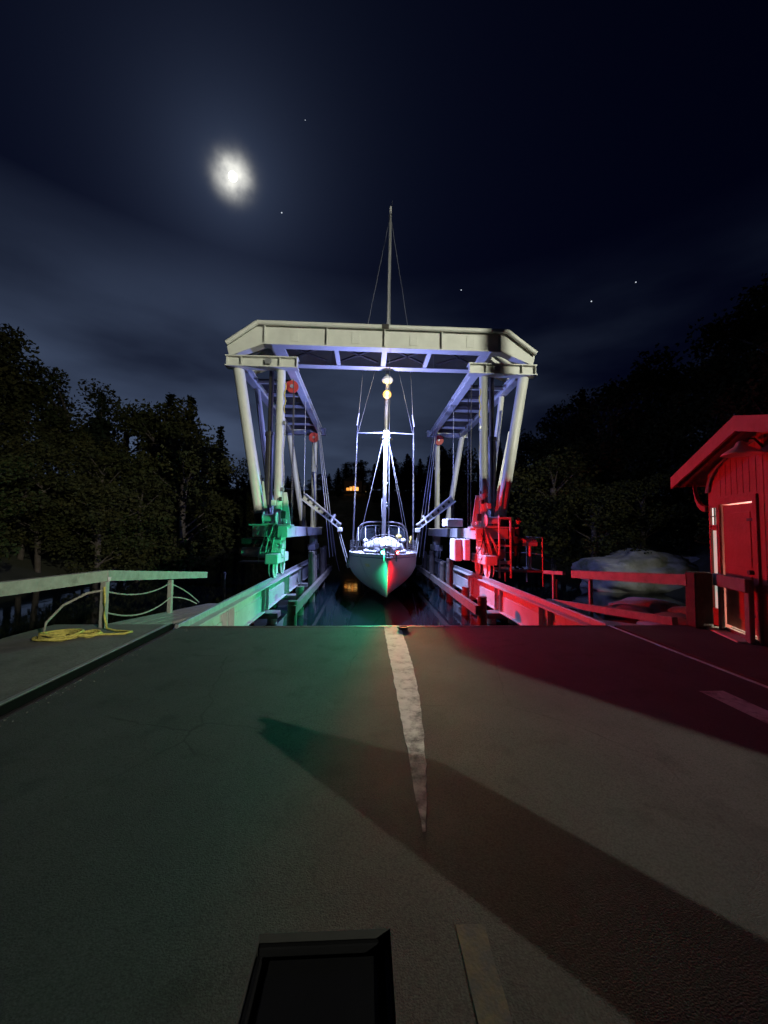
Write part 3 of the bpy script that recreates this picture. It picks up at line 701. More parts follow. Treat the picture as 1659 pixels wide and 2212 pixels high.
# ---- operator
def person(base, rz, label):
    root = thing('person', label, 'person', base, rz)
    J = {}
    me = bpy.data.meshes.new('body'); bm = bmesh.new(); lay = bm.verts.layers.skin.verify()
    def V(n, co, r):
        v = bm.verts.new(co); v[lay].radius = (r, r) if not isinstance(r, tuple) else r; J[n] = v; return v
    def E(*ns):
        for a, b in zip(ns, ns[1:]): bm.edges.new((J[a], J[b]))
    # faces -Y locally
    V('pelvis', (0,0,.98), (.165,.125)); V('waist', (0,0,1.13), (.155,.115)); V('chest', (0,-.02,1.36), (.185,.13)); V('neckb', (0,-.01,1.52), (.09,.085)); V('neck', (0,-.025,1.59), .058)
    V('headb', (0,-.045,1.66), (.072,.085)); V('headm', (0,-.045,1.75), (.080,.098)); V('headt', (0,-.03,1.83), (.062,.075))
    E('pelvis','waist','chest','neckb','neck','headb','headm','headt')
    for s, n in ((-1,'l'), (1,'r')):
        V('hip'+n, (s*.10,0,.90), .095); V('knee'+n, (s*.12,-.03,.50), .062); V('ank'+n, (s*.13,.02,.10), .046); V('heel'+n, (s*.13,.0,.05), .045); V('toe'+n, (s*.15,-.17,.035), .034)
        E('pelvis','hip'+n,'knee'+n,'ank'+n,'heel'+n,'toe'+n)
        V('sh'+n, (s*.20,-.0,1.47), .068); V('el'+n, (s*.27,-.05,1.19), .050)
        wr = (s*.20,-.30,1.10)
        V('wr'+n, wr, .033); V('palm'+n, (s*.185,-.375,1.095), (.042,.020))
        E('chest','sh'+n,'el'+n,'wr'+n,'palm'+n)
        for q in range(4):
            bx = s*(.150+.024*q); L = (.055,.068,.072,.060)[q] if s < 0 else (.060,.072,.068,.055)[q]
            V(f'f{q}a{n}', (bx,-.415,1.093), .0105); V(f'f{q}b{n}', (bx,-.415-L*.6,1.080), .0095); V(f'f{q}c{n}', (bx,-.415-L*.75,1.052), .0085)
            E('palm'+n, f'f{q}a{n}', f'f{q}b{n}', f'f{q}c{n}')
        V('th1'+n, (s*.135,-.37,1.085), .011); V('th2'+n, (s*.115,-.405,1.072), .0095); E('palm'+n, 'th1'+n, 'th2'+n)
    for v in bm.verts: v[lay].use_root = False
    J['pelvis'][lay].use_root = True
    bm.to_mesh(me); bm.free()
    o = bpy.data.objects.new('body', me); COL.objects.link(o)
    mo = o.modifiers.new('skin', 'SKIN'); mo.use_smooth_shade = True
    ss = o.modifiers.new('sub', 'SUBSURF'); ss.levels = 1; ss.render_levels = 1
    dg = bpy.context.evaluated_depsgraph_get(); dg.update()
    m2 = bpy.data.meshes.new_from_object(o.evaluated_get(dg)); bpy.data.objects.remove(o)
    jacket = mat('navy_jacket', (0.025, 0.03, 0.07), 0.8, 0, 0.3, 8); trous = mat('dark_trousers', (0.02, 0.02, 0.025), 0.85, 0, 0.3, 8); skin = mat('skin', (0.50, 0.32, 0.24), 0.55, 0, 0.1, 10); boot = mat('boots', (0.02, 0.018, 0.016), 0.6)
    m2.materials.clear()
    for m in (jacket, trous, skin, boot): m2.materials.append(m)
    for p in m2.polygons:
        c = p.center; p.use_smooth = True
        if c.z > 1.56 or (c.y < -.33 and 1.0 < c.z < 1.2): p.material_index = 2
        elif c.z < .12: p.material_index = 3
        elif c.z < .93: p.material_index = 1
    b = bpy.data.objects.new('body', m2); COL.objects.link(b); b.parent = root
    # jacket body over the torso
    rows = []
    for z, rx, ry, yo in ((.84,.205,.165,0), (.90,.21,.17,0), (1.1,.205,.16,0), (1.3,.225,.165,-.01), (1.42,.22,.155,-.01), (1.5,.15,.12,-.01), (1.565,.085,.085,-.015), (1.60,.08,.085,-.02)):
        rows.append([Vector((rx*math.cos(a), yo+ry*math.sin(a), z)) for a in [2*math.pi*i/20 for i in range(20)]])
    j = MB().grid(rows, close=True).build('jacket', jacket, root, local=True)
    MB().bar((-.205,-.07,1.47), (-.10,-.125,1.50), .03, .045).build('reflective_strip', mat('reflective_tape', (.85,.85,.85), .35), j, local=True)
    MB().bar((.10,-.125,1.50), (.205,-.07,1.47), .03, .045).build('reflective_strip', MATS['reflective_tape'], j, local=True)
    # cap with peak, ears, nose, eyes, mouth
    cp = MB().ball((0,-.035,1.805), .105, .92, 1.08, .80, 14, 8); cp.grid([[Vector((.085*math.cos(a), -.035+.10*math.sin(a)*1.0, 1.80)) for a in [math.pi+math.pi*i/8 for i in range(9)]], [Vector((.075*math.cos(a), -.075+.13*math.sin(a), 1.785)) for a in [math.pi+math.pi*i/8 for i in range(9)]]])
    cp.build('cap', mat('dark_cap', (0.02,0.02,0.03), .85), root, local=True)
    nb = MB().ball((0,-.15,1.725), .017, .8, 1.2, 1.3, 8, 6).build('nose', skin, b, local=True)
    for s in (-1, 1):
        MB().ball((s*.085,-.035,1.735), .024, .45, .8, 1.3, 8, 6).build('ear', skin, b, local=True)
        MB().ball((s*.032,-.131,1.752), .010, 1.2, .6, .8, 8, 6).build('eye', mat('eye', (.5,.5,.5), .3), b, local=True)
    MB().bar((-.025,-.134,1.685), (.025,-.134,1.685), .012, .009).build('mouth', mat('lips', (.36,.14,.12), .6), b, local=True)
    return root
person((5.50, 13.30, .272), R(35), 'person in a dark navy jacket and cap standing on the gantry operator stand')

# ================================================================== SAILBOAT
BX = 0.95
BOAT = thing('sailboat', 'white sailing yacht with lit deck lamp hanging bow first under the gantry', 'sailboat', (BX, 16.0, WATER-.7))
Y_BOW, L_B = 15.42, 12.0
def half_beam(t):   # t from bow 0 to stern 1
    return 1.82*min(1, (math.sin(min(t/0.44, 1)*math.pi/2))**0.84)*(1 - .22*max(0, (t-.58)/.42)**2)
def sheer(t): return .58 - .55*t + .42*t*t
NS, NP = 34, 15
def station(t):
    hb, zs = half_beam(t), sheer(t)
    keel = -1.2 + .55*(1-min(1, t/.05)) * 0 - .62*math.sin(min(1, t/.55)*math.pi/2)*(1-.75*max(0, (t-.55)/.45))
    keel = max(keel, -1.95)
    # raked stem: points lower on the section are set back near the bow
    pts = []
    for j in range(NP):
        u = j/(NP-1)                       # 0 sheer, 1 keel
        flare = (1-u)**(0.55 if t > .35 else 0.55+.30*(0.35-t)/.35)
        fullness = .30*math.sin(math.pi*u)*(min(1, t/.4))
        w = hb*min(1.0, flare*(1-.28*u)+fullness)
        z = zs + (keel-zs)*u
        y = Y_BOW + L_B*t + .55*u*(1-min(1, t/.30))**2
        pts.append((w, y, z))
    return pts
rows_s, rows_p, edge = [], [], []
for i in range(NS):
    t = (i/(NS-1))**1.5
    st = station(t)
    rows_s.append([Vector((BX-w, y, z)) for w, y, z in st]); rows_p.append([Vector((BX+w, y, z)) for w, y, z in st])
    edge.append((t, st[0]))
hull = MB()
hull.grid([s[::-1] + p[1:] for s, p in zip([r for r in rows_s], [list(r[:1]) + list(r[1:]) for r in [[q for q in rp[::-1]] for rp in rows_p]])]) if False else None
for rows in (rows_s, rows_p): hull.grid(rows)
last_s, last_p = rows_s[-1], rows_p[-1]
hull.grid([last_s, last_p], smooth=False)
ho = hull.build('hull', GEL, BOAT)
# sheer stripe and boot top run along the sides
for rows, s in ((rows_s, -1), (rows_p, 1)):
    st = MB(); a, b = [], []
    for r in rows[1:]:
        p = r[0]; q = r[1]; dn = (q-p).normalized()
        a.append(p + dn*.10 + Vector((s*.012, -.004, 0))); b.append(p + dn*.14 + Vector((s*.012, -.004, 0)))
    st.grid([a, b]); st.build('cove_stripe', mat('blue_stripe', (.08,.10,.22), .35), ho)
# deck with camber
dk = MB(); rows = []
for t, (w, y, z) in edge:
    w2 = max(w - .015, .004)
    rows.append([Vector((BX + w2*c, y + (.012 if t == 0 else 0), z + .004 + .07*half_beam(t)/1.8*(1-c*c))) for c in (-1,-.75,-.5,-.25,0,.25,.5,.75,1)])
dk.grid(rows); do = dk.build('deck', DECKM, BOAT)
for s in (-1, 1):
    MB().path([(BX + s*max(w-.01, .0), y, z+.035) for t, (w, y, z) in edge], .032, 8).build('toe_rail', GEL, BOAT)
def deck_at(y):
    t = (y - Y_BOW)/L_B; return half_beam(t), sheer(t)
# coachroof
def loft(name, secs, m, parent, n=11):
    """secs: y, halfwidth, z0, z1 - rounded top sections"""
    b = MB(); rows = []
    for y, hw, z0, z1 in secs:
        prof = [(-1,0), (-.99,.55), (-.93,.82), (-.72,.95), (-.36,1.0), (0,1.02), (.36,1.0), (.72,.95), (.93,.82), (.99,.55), (1,0)]
        rows.append([Vector((BX+hw*a, y, z0+(z1-z0)*c)) for a, c in prof])
    b.grid(rows)
    b.add(rows[0], [tuple(range(n))]); b.add(rows[-1], [tuple(range(n))[::-1]])
    return b.build(name, m, parent)
cr = loft('coachroof', [(18.6,.62,.5,.66), (18.9,.80,.48,.86), (19.6,.98,.45,.98), (21.0,1.12,.40,1.06), (22.2,1.15,.36,1.08)], GEL, BOAT)
for s in (-1, 1):
    for yy in (19.7, 20.6, 21.4):
        hw = .98 + .14*min(1, (yy-19.6)/1.4)
        MB().bbox(BX+s*hw-.012, BX+s*hw+.012, yy, yy+.52, .58, .76, .008).build('cabin_window', GLASS, cr)
# overturned dinghy under a pale canvas cover on the foredeck
dg_ = thing('dinghy', 'overturned dinghy under pale canvas cover on the yacht foredeck', 'dinghy', (BX, 17.7, .52))
b = MB(); rows = []
for i in range(15):
    t = i/14; y = 16.72 + 2.1*t; hw = .98*(math.sin(math.pi*min(.5, .06+t*.62)))**.6*(1-.12*t); ht = .30 + .52*math.sin(math.pi*min(1, .08+.84*t))**.8
    row = []
    for j in range(21):
        a = math.pi*j/20; c = math.cos(a); s_ = math.sin(a)
        crease = 1 + .045*math.sin(7*a + 3*t) + .03*math.sin(13*a - 5*t + 1)
        row.append(Vector((BX - hw*c*(1+.05*math.sin(5*t*3+j)), y + .02*math.sin(j*2.1), .50 + ht*(s_**.75)*crease)))
    rows.append(row)
b.grid(rows); b.add(rows[0], [tuple(range(21))]); b.add(rows[-1], [tuple(range(21))[::-1]])
cv = b.build('canvas_cover', CANV, dg_)
for s in (-1, 1):
    tb = MB(); tb.path([(BX + s*(.98*(math.sin(math.pi*min(.5, .06+t*.62)))**.6*(1-.12*t)+.05), 16.72+2.1*t, .62) for t in [i/12 for i in range(13)]], .10, 10)
    tb.build('buoyancy_tube', CANV, dg_)
for t in (.25, .55, .85):
    y = 16.72+2.1*t; hw = .98*(math.sin(math.pi*min(.5, .06+t*.62)))**.6*(1-.12*t); ht = .30 + .52*math.sin(math.pi*min(1, .08+.84*t))**.8
    MB().path([(BX - (hw+.06)*math.cos(math.pi*j/16), y, .52 + (ht*1.08+.03)*math.sin(math.pi*j/16)**.75) for j in range(17)], .014, 6).build('lashing', WEB, cv)
# sprayhood / windscreen arch
sh = thing('x', '', '') if False else None
hood = MB(); arch = []
def archpts(y, hw, z0, z1, n=17): return [Vector((BX - hw*math.copysign(abs(math.cos(math.pi*i/(n-1)))**.45, math.cos(math.pi*i/(n-1))), y, z0 + (z1-z0)*abs(math.sin(math.pi*i/(n-1)))**.45)) for i in range(n)]
hd = MB().path(archpts(21.3, 1.46, .45, 2.12), .035, 8).build('windscreen_frame', STAIN, BOAT)
MB().path(archpts(21.25, 1.30, .95, 1.92), .022, 8).build('frame_tube', STAIN, hd)
MB().path(archpts(23.6, 1.46, .45, 2.16), .03, 8).build('frame_tube', STAIN, hd)
cvp = MB().grid([archpts(21.3, 1.44, .9, 2.13)[3:14], archpts(22.4, 1.44, .9, 2.19)[3:14], archpts(23.6, 1.44, .9, 2.16)[3:14]]).build('canvas_top', CANV, hd)
xs_ = [-1.36, -.95, -.38, .38, .95, 1.36]
for a, c in zip(xs_, xs_[1:]):
    top = lambda x: 1.98 - .05*abs(x)**3
    MB().add([(BX+a+.03, 21.16, 1.09), (BX+c-.03, 21.16, 1.09), (BX+c-.03, 21.30, top(c)-.1), (BX+a+.03, 21.30, top(a)-.1)], [(0,1,2,3)]).build('windscreen_pane', GLASS, hd)
    MB().bar((BX+a, 21.15, 1.05), (BX+a, 21.30, top(a)-.06), .05, .04, (0,1,0)).build('mullion', CANV, hd)
# cockpit bits seen past the screen
for xx, zz, cc in ((-.95, .95, 'w'), (1.15, 1.0, 'w'), (.9, 1.2, 'y')):
    m = CANV if cc == 'w' else mat('yellow_float', (.75,.55,.10), .6)
    MB().ball((BX+xx, 20.75, zz+.08), .17, 1, .6, .8, 12, 8).build('deck_bag', m, BOAT)
# horseshoe lifebuoy, yellow, on the starboard-hand rail to the right
MB().path([(BX+1.52+.0*i, 20.4+.16*math.cos(math.pi*.15+math.pi*1.7*i/12), 1.12+.18*math.sin(math.pi*.15+math.pi*1.7*i/12)) for i in range(13)], .05, 8).build('horseshoe_buoy', mat('yellow_float', (.75,.55,.10), .6), BOAT)
# stanchions and lifelines
for s in (-1, 1):
    tops = []
    for yy in (16.35, 17.0, 17.7, 18.5, 19.5, 20.6, 21.9, 23.4, 25.0, 26.6):
        hw, zs = deck_at(yy); xx = BX + s*(hw-.05)
        MB().tube((xx, yy, zs+.02), (xx+s*.02, yy, zs+.66), .013, n=8).build('stanchion', STAIN, BOAT)
        tops.append((xx+s*.02, yy, zs))
    for h in (.65, .35): MB().path([(x, y, z+h) for x, y, z in tops], .006, 5).build('lifeline', WIRE, BOAT)
# bow pulpit
pul = MB()
hw, zs = deck_at(16.35)
for h in (.66, .36):
    pul.path([(BX-hw+.03, 16.35, zs+h), (BX-.42, 15.75, zs+h+.02), (BX-.30, 15.42, zs+h+.03), (BX-.12, 15.25, zs+h+.04), (BX+.12, 15.25, zs+h+.04), (BX+.30, 15.42, zs+h+.03), (BX+.42, 15.75, zs+h+.02), (BX+hw-.03, 16.35, zs+h)], .014, 8)
for s in (-1, 1):
    pul.tube((BX+s*.28, 15.75, zs), (BX+s*.40, 15.72, zs+.68), .014, n=8)
    pul.tube((BX+s*.08, 15.5, zs), (BX+s*.12, 15.26, zs+.70), .014, n=8)
pul.build('bow_pulpit', STAIN, BOAT)
# bow roller and anchor
ar_ = MB(); ar_.bbox(BX-.07, BX+.07, 15.12, 15.75, .56, .60, .008); ar_.bbox(BX-.08, BX-.055, 15.10, 15.7, .56, .70, .006); ar_.bbox(BX+.055, BX+.08, 15.10, 15.7, .56, .70, .006)
ar_.bbox(BX-.16, BX+.16, 14.55, 15.60, .515, .555, .01)
ar_.build('bow_roller', STAIN, BOAT)
an = MB(); an.bar((BX, 15.18, .66), (BX, 16.0, .68), .03, .06); an.prism([(BX-.10, .42), (BX+.10, .42), (BX, .70)], 1, 15.12, 15.15)
an.build('anchor', GALV, BOAT)
# masts and standing rigging
MY = 19.6
mast = MB(); rows = []
for z, rx, ry in ((1.0,.115,.15), (8,.11,.145), (14,.10,.13), (18.2,.075,.10), (18.9,.06,.08)):
    xo = BX + .012*(z-1)*.9
    rows.append([Vector((xo+rx*math.cos(a), MY+ry*math.sin(a), z)) for a in [2*math.pi*i/16 for i in range(16)]])
mast.grid(rows, close=True); mast.add(rows[-1], [tuple(range(16))])
mo_ = mast.build('mast', ALU, BOAT)
MXT = BX + .012*17.9*.9
mx = lambda z: BX + .012*(z-1)*.9
MB().bbox(MXT-.07, MXT+.07, MY-.22, MY+.16, 18.9, 19.02, .015).build('masthead_crane', ALU, mo_)
MB().tube((MXT, MY-.1, 19.0), (MXT, MY-.1, 19.36), .05, .045, 10).build('masthead_lamp', GEL, mo_)
MB().tube((MXT+.06, MY+.1, 19.0), (MXT+.10, MY+.1, 19.9), .008, n=6).build('aerial', WIRE, mo_)
for zz, hw, dz in ((6.86, 1.54, 0), (12.6, 1.15, 0)):
    for s in (-1, 1):
        MB().tube((mx(zz), MY+.05, zz), (mx(zz)+s*hw, MY+.35, zz+.03), .035, .028, 8).build('spreader', ALU, mo_)
for zz in (2.9, 3.05, 4.1): MB().disc((mx(zz)+.12, MY-.05, zz), (1,0,0), .06, .08, 12).build('winch', STAIN, mo_)
MB().path([(mx(2.2)-.12, MY-.1, 2.3), (mx(2)-.14, MY-.17, 2.9), (mx(3)-.13, MY-.1, 3.3)], .02, 6).build('halyard_coil', WEB, mo_)
for q, xo in enumerate((-.075, .0, .075)):
    MB().tube((mx(1.6)+xo*1.1, MY-.17, 1.5), (mx(18)+xo*.6, MY-.13, 17.9), .008, n=5).build('halyard', WEB, mo_)
MB().tube((mx(7)+.22, MY+.2, 1.9), (MXT+.05, MY+.3, 18.8), .012, n=6).build('topping_lift', WIRE, BOAT)
for s in (-1, 1):
    hw, zs = deck_at(MY+.4)
    ch = (BX+s*(hw-.14), MY+.45, zs)
    s1_, s2_ = (mx(6.86)+s*1.54, MY+.35, 6.89), (mx(12.6)+s*1.15, MY+.35, 12.63)
    MB().path([ch, s1_, s2_, (MXT+s*.05, MY, 18.7)], .011, 6).build('cap_shroud', WIRE, BOAT)
    MB().path([(ch[0]-s*.05, ch[1]+.06, zs), (s1_[0]-s*.03, s1_[1]+.05, 6.87), (mx(12.4)+s*.08, MY, 12.4)], .009, 6).build('intermediate_shroud', WIRE, BOAT)
    MB().tube((ch[0]-s*.22, MY-.5, zs), (mx(6.7)+s*.09, MY, 6.7), .009, n=6).build('lower_shroud', WIRE, BOAT)
    MB().tube((ch[0]-s*.22, MY+1.2, zs), (mx(6.7)+s*.09, MY, 6.7), .009, n=6).build('lower_shroud', WIRE, BOAT)
    MB().tube((s1_[0]+s*.02, s1_[1], 7.3), (s1_[0]-s*.08, s1_[1], 7.95), .035, n=8).build('shroud_roller', WEB, BOAT)
MB().tube((BX, 15.62, .62), (MXT, MY-.2, 18.8), .012, n=6).build('forestay', WIRE, BOAT)
MB().tube((BX+.4, 27.2, .4), (MXT, MY+.15, 18.9), .010, n=6).build('backstay', WIRE, BOAT)
boom = MB().tube((BX, MY+.2, 2.35), (BX+.12, 24.4, 2.6), .08, n=12).build('boom', ALU, BOAT)
# radar dome
rd = MB(); prof = [(0,9.36),(.10,9.36),(.24,9.40),(.30,9.50),(.29,9.58),(.20,9.68),(0,9.71)]
rd.grid([[Vector((mx(9.5)+r*math.cos(a), MY-.42+r*math.sin(a), z)) for a in [2*math.pi*i/20 for i in range(20)]] for r, z in prof], close=True)
rdo = rd.build('radar_dome', GEL, mo_)
MB().bar((mx(9.3), MY-.1, 9.2), (mx(9.3), MY-.42, 9.35), .10, .05).build('radar_bracket', ALU, rdo)
# deck floodlight under the spreaders and the warm steaming light above it
dl = MB().bbox(mx(6.75)-.14, mx(6.75)+.14, MY-.34, MY-.20, 6.72, 6.90, .02).build('deck_lamp_housing', ALU, mo_)
MB().bbox(mx(6.75)-.13, mx(6.75)+.13, MY-.36, MY-.342, 6.60, 6.86, .004).build('deck_lamp_glass', emat('deck_lamp_glow', (.72,.82,1.0), 30), dl)
lamp('deck_lamp_light', dl, (mx(6.75), MY-.42, 6.42), 'POINT', 1250, (.25, .31, 1.0), .06)
MB().bbox(mx(6.75)-.32, mx(6.75)+.32, MY-.552, MY-.54, 6.315, 6.415, .003).build('light_shield', DARKST, dl)  # added plate that keeps the blue lamp light off the road
for xx in (-.2, .2): MB().bar((mx(6.75)+xx, MY-.546, 6.41), (mx(6.75)+xx*.6, MY-.34, 6.74), .012, .012).build('shield_strut', STAIN, dl)
fl = lamp('deck_flood_light', dl, (mx(6.75), MY-.42, 6.40), 'SPOT', 8500, (.42, .50, 1.0), .06, spot_size=R(96), spot_blend=.8)
fl.rotation_euler = (R(-5), 0, 0)
sl_ = MB().bbox(mx(8.9)-.05, mx(8.9)+.05, MY-.26, MY-.15, 8.7, 8.85, .01).build('steaming_lamp_housing', ALU, mo_)
MB().ball((mx(8.76), MY-.42, 8.76), .22, n=18, m=12).build('steaming_lamp_glass', emat('steaming_glow', (1.0,.50,.11), 1.7), sl_)
lamp('steaming_light', sl_, (mx(8.76), MY-.72, 8.76), 'POINT', 45, (1.0,.72,.35), .05)
# side lights at the bow, each screened on its inboard and after side
for s, nm, col, ec, pw in ((-1, 'green', (.03,1.0,.42), (.10,1.0,.62), 800), (1, 'red', (1.0,.007,.007), (1.0,.06,.03), 1250)):
    lx, ly, lz = BX + s*.28, 14.50, .78
    sb = MB()
    sb.box(lx-s*.045-.004, lx-s*.045+.004, ly-.46, ly+.10, lz-.34, lz+.16)
    sb.box(min(lx-s*.04, lx+s*.06), max(lx-s*.04, lx+s*.06), ly, ly+.01, lz-.055, lz+.12)
    sb.box(min(lx-s*.04, lx+s*.145), max(lx-s*.04, lx+s*.145), ly-.24, ly-.002, lz+.062, lz+.07)
    so = sb.build('side_light_screen', DARKST, BOAT)
    MB().bar((lx-s*.045, ly+.1, lz), (BX+s*.28, 15.43, lz+.16), .02, .03).build('lamp_bracket', STAIN, so)
    MB().ball((lx+s*.015, ly-.06, lz), .048, 1, 1, 1.2, 12, 8).build('side_light', emat(nm+'_glow', ec, 26), so)
    lamp(nm+'_light', so, (lx+s*.005, ly-.125, lz-.02), 'POINT', pw, col, .012)
# slings round the hull
for rows, s in ((rows_s, -1), (rows_p, 1)):
    for yc in (17.75,):
        a, b_ = [], []
        tc_ = (yc - Y_BOW)/L_B
        for dy, lst in ((-.10, a), (.10, b_)):
            st = station((yc+dy-Y_BOW)/L_B)
            for w, y, z in st: lst.append(Vector((BX + s*(w+.015), y, z)))
        tag(MB().grid([a, b_]).build('hull_sling', WEB, BOAT))
# small name plate, warm white, on the starboard bow
stn = station((16.9-Y_BOW)/L_B); w, y, z = stn[3]
st2 = station((17.35-Y_BOW)/L_B); w2, y2, z2 = st2[3]
w3, y3, z3 = stn[4]; w4, y4, z4 = st2[4]
MB().add([(BX-w-.02, y, z), (BX-w2-.02, y2, z2), (BX-w4-.02, y4, z4), (BX-w3-.02, y3, z3)], [(0,1,2,3)]).build('name_plate', mat('cream_plate', (.80,.68,.34), .4), ho)

# the yacht hangs in the slings a little clear of the water, its true size 0.796 of the drawing above
for o in (BOAT, dg_):
    o.location = Vector((0, 0, 1.6)) + (o.location - Vector((0, 0, 1.6)))*.796
    o.scale = (.796, .796, .796)

# ================================================================== GUARD RAILS, ROPES
def sag(p, q, d, n=14): return [Vector(p).lerp(Vector(q), i/n) - Vector((0,0,d*4*(i/n)*(1-i/n))) for i in range(n+1)]
gl_ = thing('guard_rail', 'pale timber guard rail on the left running down beside the ramp', 'railing', (-4.14, 6.17, .02))
for p, q in (((-4.95, 2.6, .84), (-4.16, 6.2, .84)), ((-4.16, 6.2, .84), (-4.58, 11.0, .29))):
    MB().bar(p, q, .12, .17).build('top_rail', WOODR, gl_)
for x, y, z0, z1 in ((-4.12, 6.17, .02, .75), (-4.28, 8.5, -.30, .47), (-4.78, 3.4, .046, .75)):
    MB().bbox(x-.045, x+.045, y-.045, y+.045, z0, z1, .01).build('post', WOODR, gl_)
MB().bar((-4.16, 6.2, .60), (-4.10, 6.24, .82), .05, .05).build('strap', GALV, gl_)
ramp = thing('gangway', 'teal lit plank gangway sloping down left of the rail girder', 'gangway', (-4.0, 6.45, -.02))
for k in range(4):
    xa = -4.22 + k*.24
    MB().bar((xa, 6.44, -.02-.0*k), (xa-.30, 11.4, -.62), .22, .05).build('plank', WOODR, ramp)
MB().bar((-3.80, 6.46, -.14), (-4.10, 11.4, -.74), .07, .16).build('stringer', TIMB, ramp)
MB().bar((-4.12, 6.46, -.14), (-4.42, 11.4, -.74), .07, .16).build('stringer', TIMB, ramp)
for nm, pts in (('upper', sag((-4.13, 6.13, .62), (-4.28, 8.45, .40), .14) + sag((-4.28, 8.45, .40), (-4.3, 10.0, -.30), -.06)),
                ('lower', sag((-4.12, 6.12, .30), (-4.25, 8.45, .10), .20) + sag((-4.25, 8.45, .10), (-4.1, 9.4, -.22), -.05))):
    o = MB().path(pts, .014, 6).build('mooring_rope', ROPE)
    tag(seat_origin(o, (-4.2, 8, -.2)), f'{nm} of two slack grey ropes strung between the left railing posts', 'rope')
o = MB().path([Vector((-4.12, 6.12, .62)), Vector((-4.25, 5.98, .60)), Vector((-4.42, 5.75, .46)), Vector((-4.52, 5.6, .25)), Vector((-4.52, 5.55, .08)), Vector((-4.40, 5.52, .066))], .018, 6).build('hanging_rope', ROPE)
tag(seat_origin(o, (-4.3, 5.7, .045)), 'grey rope curving from the left railing post down to the rope coil', 'rope')
o = MB().path([Vector((-4.08, 6.10, .68)), Vector((-4.06, 6.09, .45)), Vector((-4.03, 6.06, .24)), Vector((-3.92, 5.96, .07)), Vector((-3.72, 5.86, .064)), Vector((-3.45, 5.80, .064)), Vector((-3.5, 5.70, .064)), Vector((-3.8, 5.66, .064)), Vector((-4.0, 5.60, .064))], .016, 6).build('hanging_rope', ROPEY)
tag(seat_origin(o, (-4.0, 5.9, .045)), 'yellowish rope hanging down the left railing post and looped on the pavement', 'rope')
coil = MB()
for c, n_, rr in (((-4.27, 5.50), 6, .20), ((-3.98, 5.64), 4, .14)):
    pts = []
    for i in range(n_*14):
        a = 2*math.pi*i/14 ; r = rr*(1+.22*math.sin(i*.37)+.08*math.sin(i*1.7))
        pts.append((c[0] + r*1.1*math.cos(a) + .03*math.sin(i*.21), c[1] + r*.8*math.sin(a), .062 + .013*(i//14) + .01*math.sin(i*.9)))
    coil.path(pts, .016, 6)
tag(seat_origin(coil.build('rope_coil', ROPEY), (-4.15, 5.55, .045)), 'tangled yellow rope coil lying on the left pavement', 'rope')
# short upright marker posts in the water far left and right
for x, y, z1, m, lb in ((-5.0, 13.6, .05, WOODR, 'short green lit stake standing in the water left of the girder'), (6.35, 12.2, .02, WOODR, 'short red lit stake standing right of the red girder')):
    o = MB().tube((x, y, -3.0), (x+.01, y, z1), .055, .05, 10).tube((x+.01, y, z1), (x+.01, y, z1+.03), .06, .03, 10).build('stake', m)
    tag(seat_origin(o, (x, y, -3.0)), lb, 'stake')

gr_ = thing('guard_rail', 'red lit timber guard rail on the right beside the hut', 'railing', (5.62, 6.2, .012))
MB().bar((5.64, 6.28, .80), (5.46, 9.6, .52), .10, .19).build('top_rail', WOODR, gr_)
MB().bar((5.44, 10.0, .50), (5.38, 11.0, .42), .10, .10).build('top_rail', WOODR, gr_)
MB().bbox(5.60, 5.92, 6.10, 6.32, .012, .95, .02).build('end_post', TIMB, gr_)
for x, y, z0, z1 in ((5.50, 8.9, -.6, .48), (5.41, 10.5, -.7, .42)):
    MB().bbox(x-.04, x+.04, y-.04, y+.04, z0, z1, .01).build('post', WOODR, gr_)
MB().bar((5.52, 6.45, .05), (5.10, 10.2, -.30), .12, .14).build('bottom_rail', WOODR, gr_)
rr_ = thing('gangway', 'red lit plank gangway sloping down right of the rail girder', 'gangway', (4.8, 6.45, -.05))
for k in range(4):
    xa = 4.62 + k*.24
    MB().bar((xa, 6.44, -.10), (xa-.08, 9.8, -.62), .22, .05).build('plank', WOODR, rr_)
for xa in (4.7, 5.25): MB().bar((xa, 6.46, -.21), (xa-.08, 9.8, -.73), .07, .15).build('stringer', TIMB, rr_)

# iron mooring ring on the road edge
rg = thing('mooring_ring', 'small black iron mooring ring lying at the end of the white line', 'ring', (.62, 6.16, .004))
MB().bbox(.56, .70, 6.12, 6.20, .004, .02, .004).build('plate', DARKST, rg)
MB().path([(.63+.085*math.cos(2*math.pi*i/16), 6.14+.06*math.sin(2*math.pi*i/16), .034) for i in range(17)], .013, 6).build('ring', DARKST, rg)

# ================================================================== RED HUT
HUT = thing('hut', 'small red wooden hut with lit narrow window beside its door', 'hut', (6.22, 6.45, .01), math.atan2(-.94, -.34))
# local frame: +x along the door wall towards the camera, -y outward is +? (rotation takes x to (-.34,-.94)); local +y = (.94,-.34) is inward
WL, WD, WH = 3.2, 3.0, 2.72
RZ = 3.18
def hl(b, name, m, parent=HUT): return b.build(name, m, parent, local=True)
D0, D1, DH = .38, 1.26, 2.10      # door opening
S0, S1 = .10, .30                 # narrow side light
T = .10
wl_ = MB()
def wallbox(xa, xb, za, zb): wl_.box(xa, xb, 0, T, za, zb)
wallbox(0, S0, 0, WH); wallbox(S0, S1, 0, .30); wallbox(S0, S1, 2.06, WH); wallbox(S1, D0, 0, WH); wallbox(D0, D1, DH, WH); wallbox(D1, WL, 0, WH)
wl_.prism([(0, WH), (WL, WH), (WL/2, RZ)], 1, 0, T)
hl(wl_, 'front_wall', REDW)
hl(MB().box(0, T, T, WD, 0, WH), 'end_wall', REDW)
hl(MB().box(WL-T, WL, T, WD, 0, WH), 'end_wall', REDW)
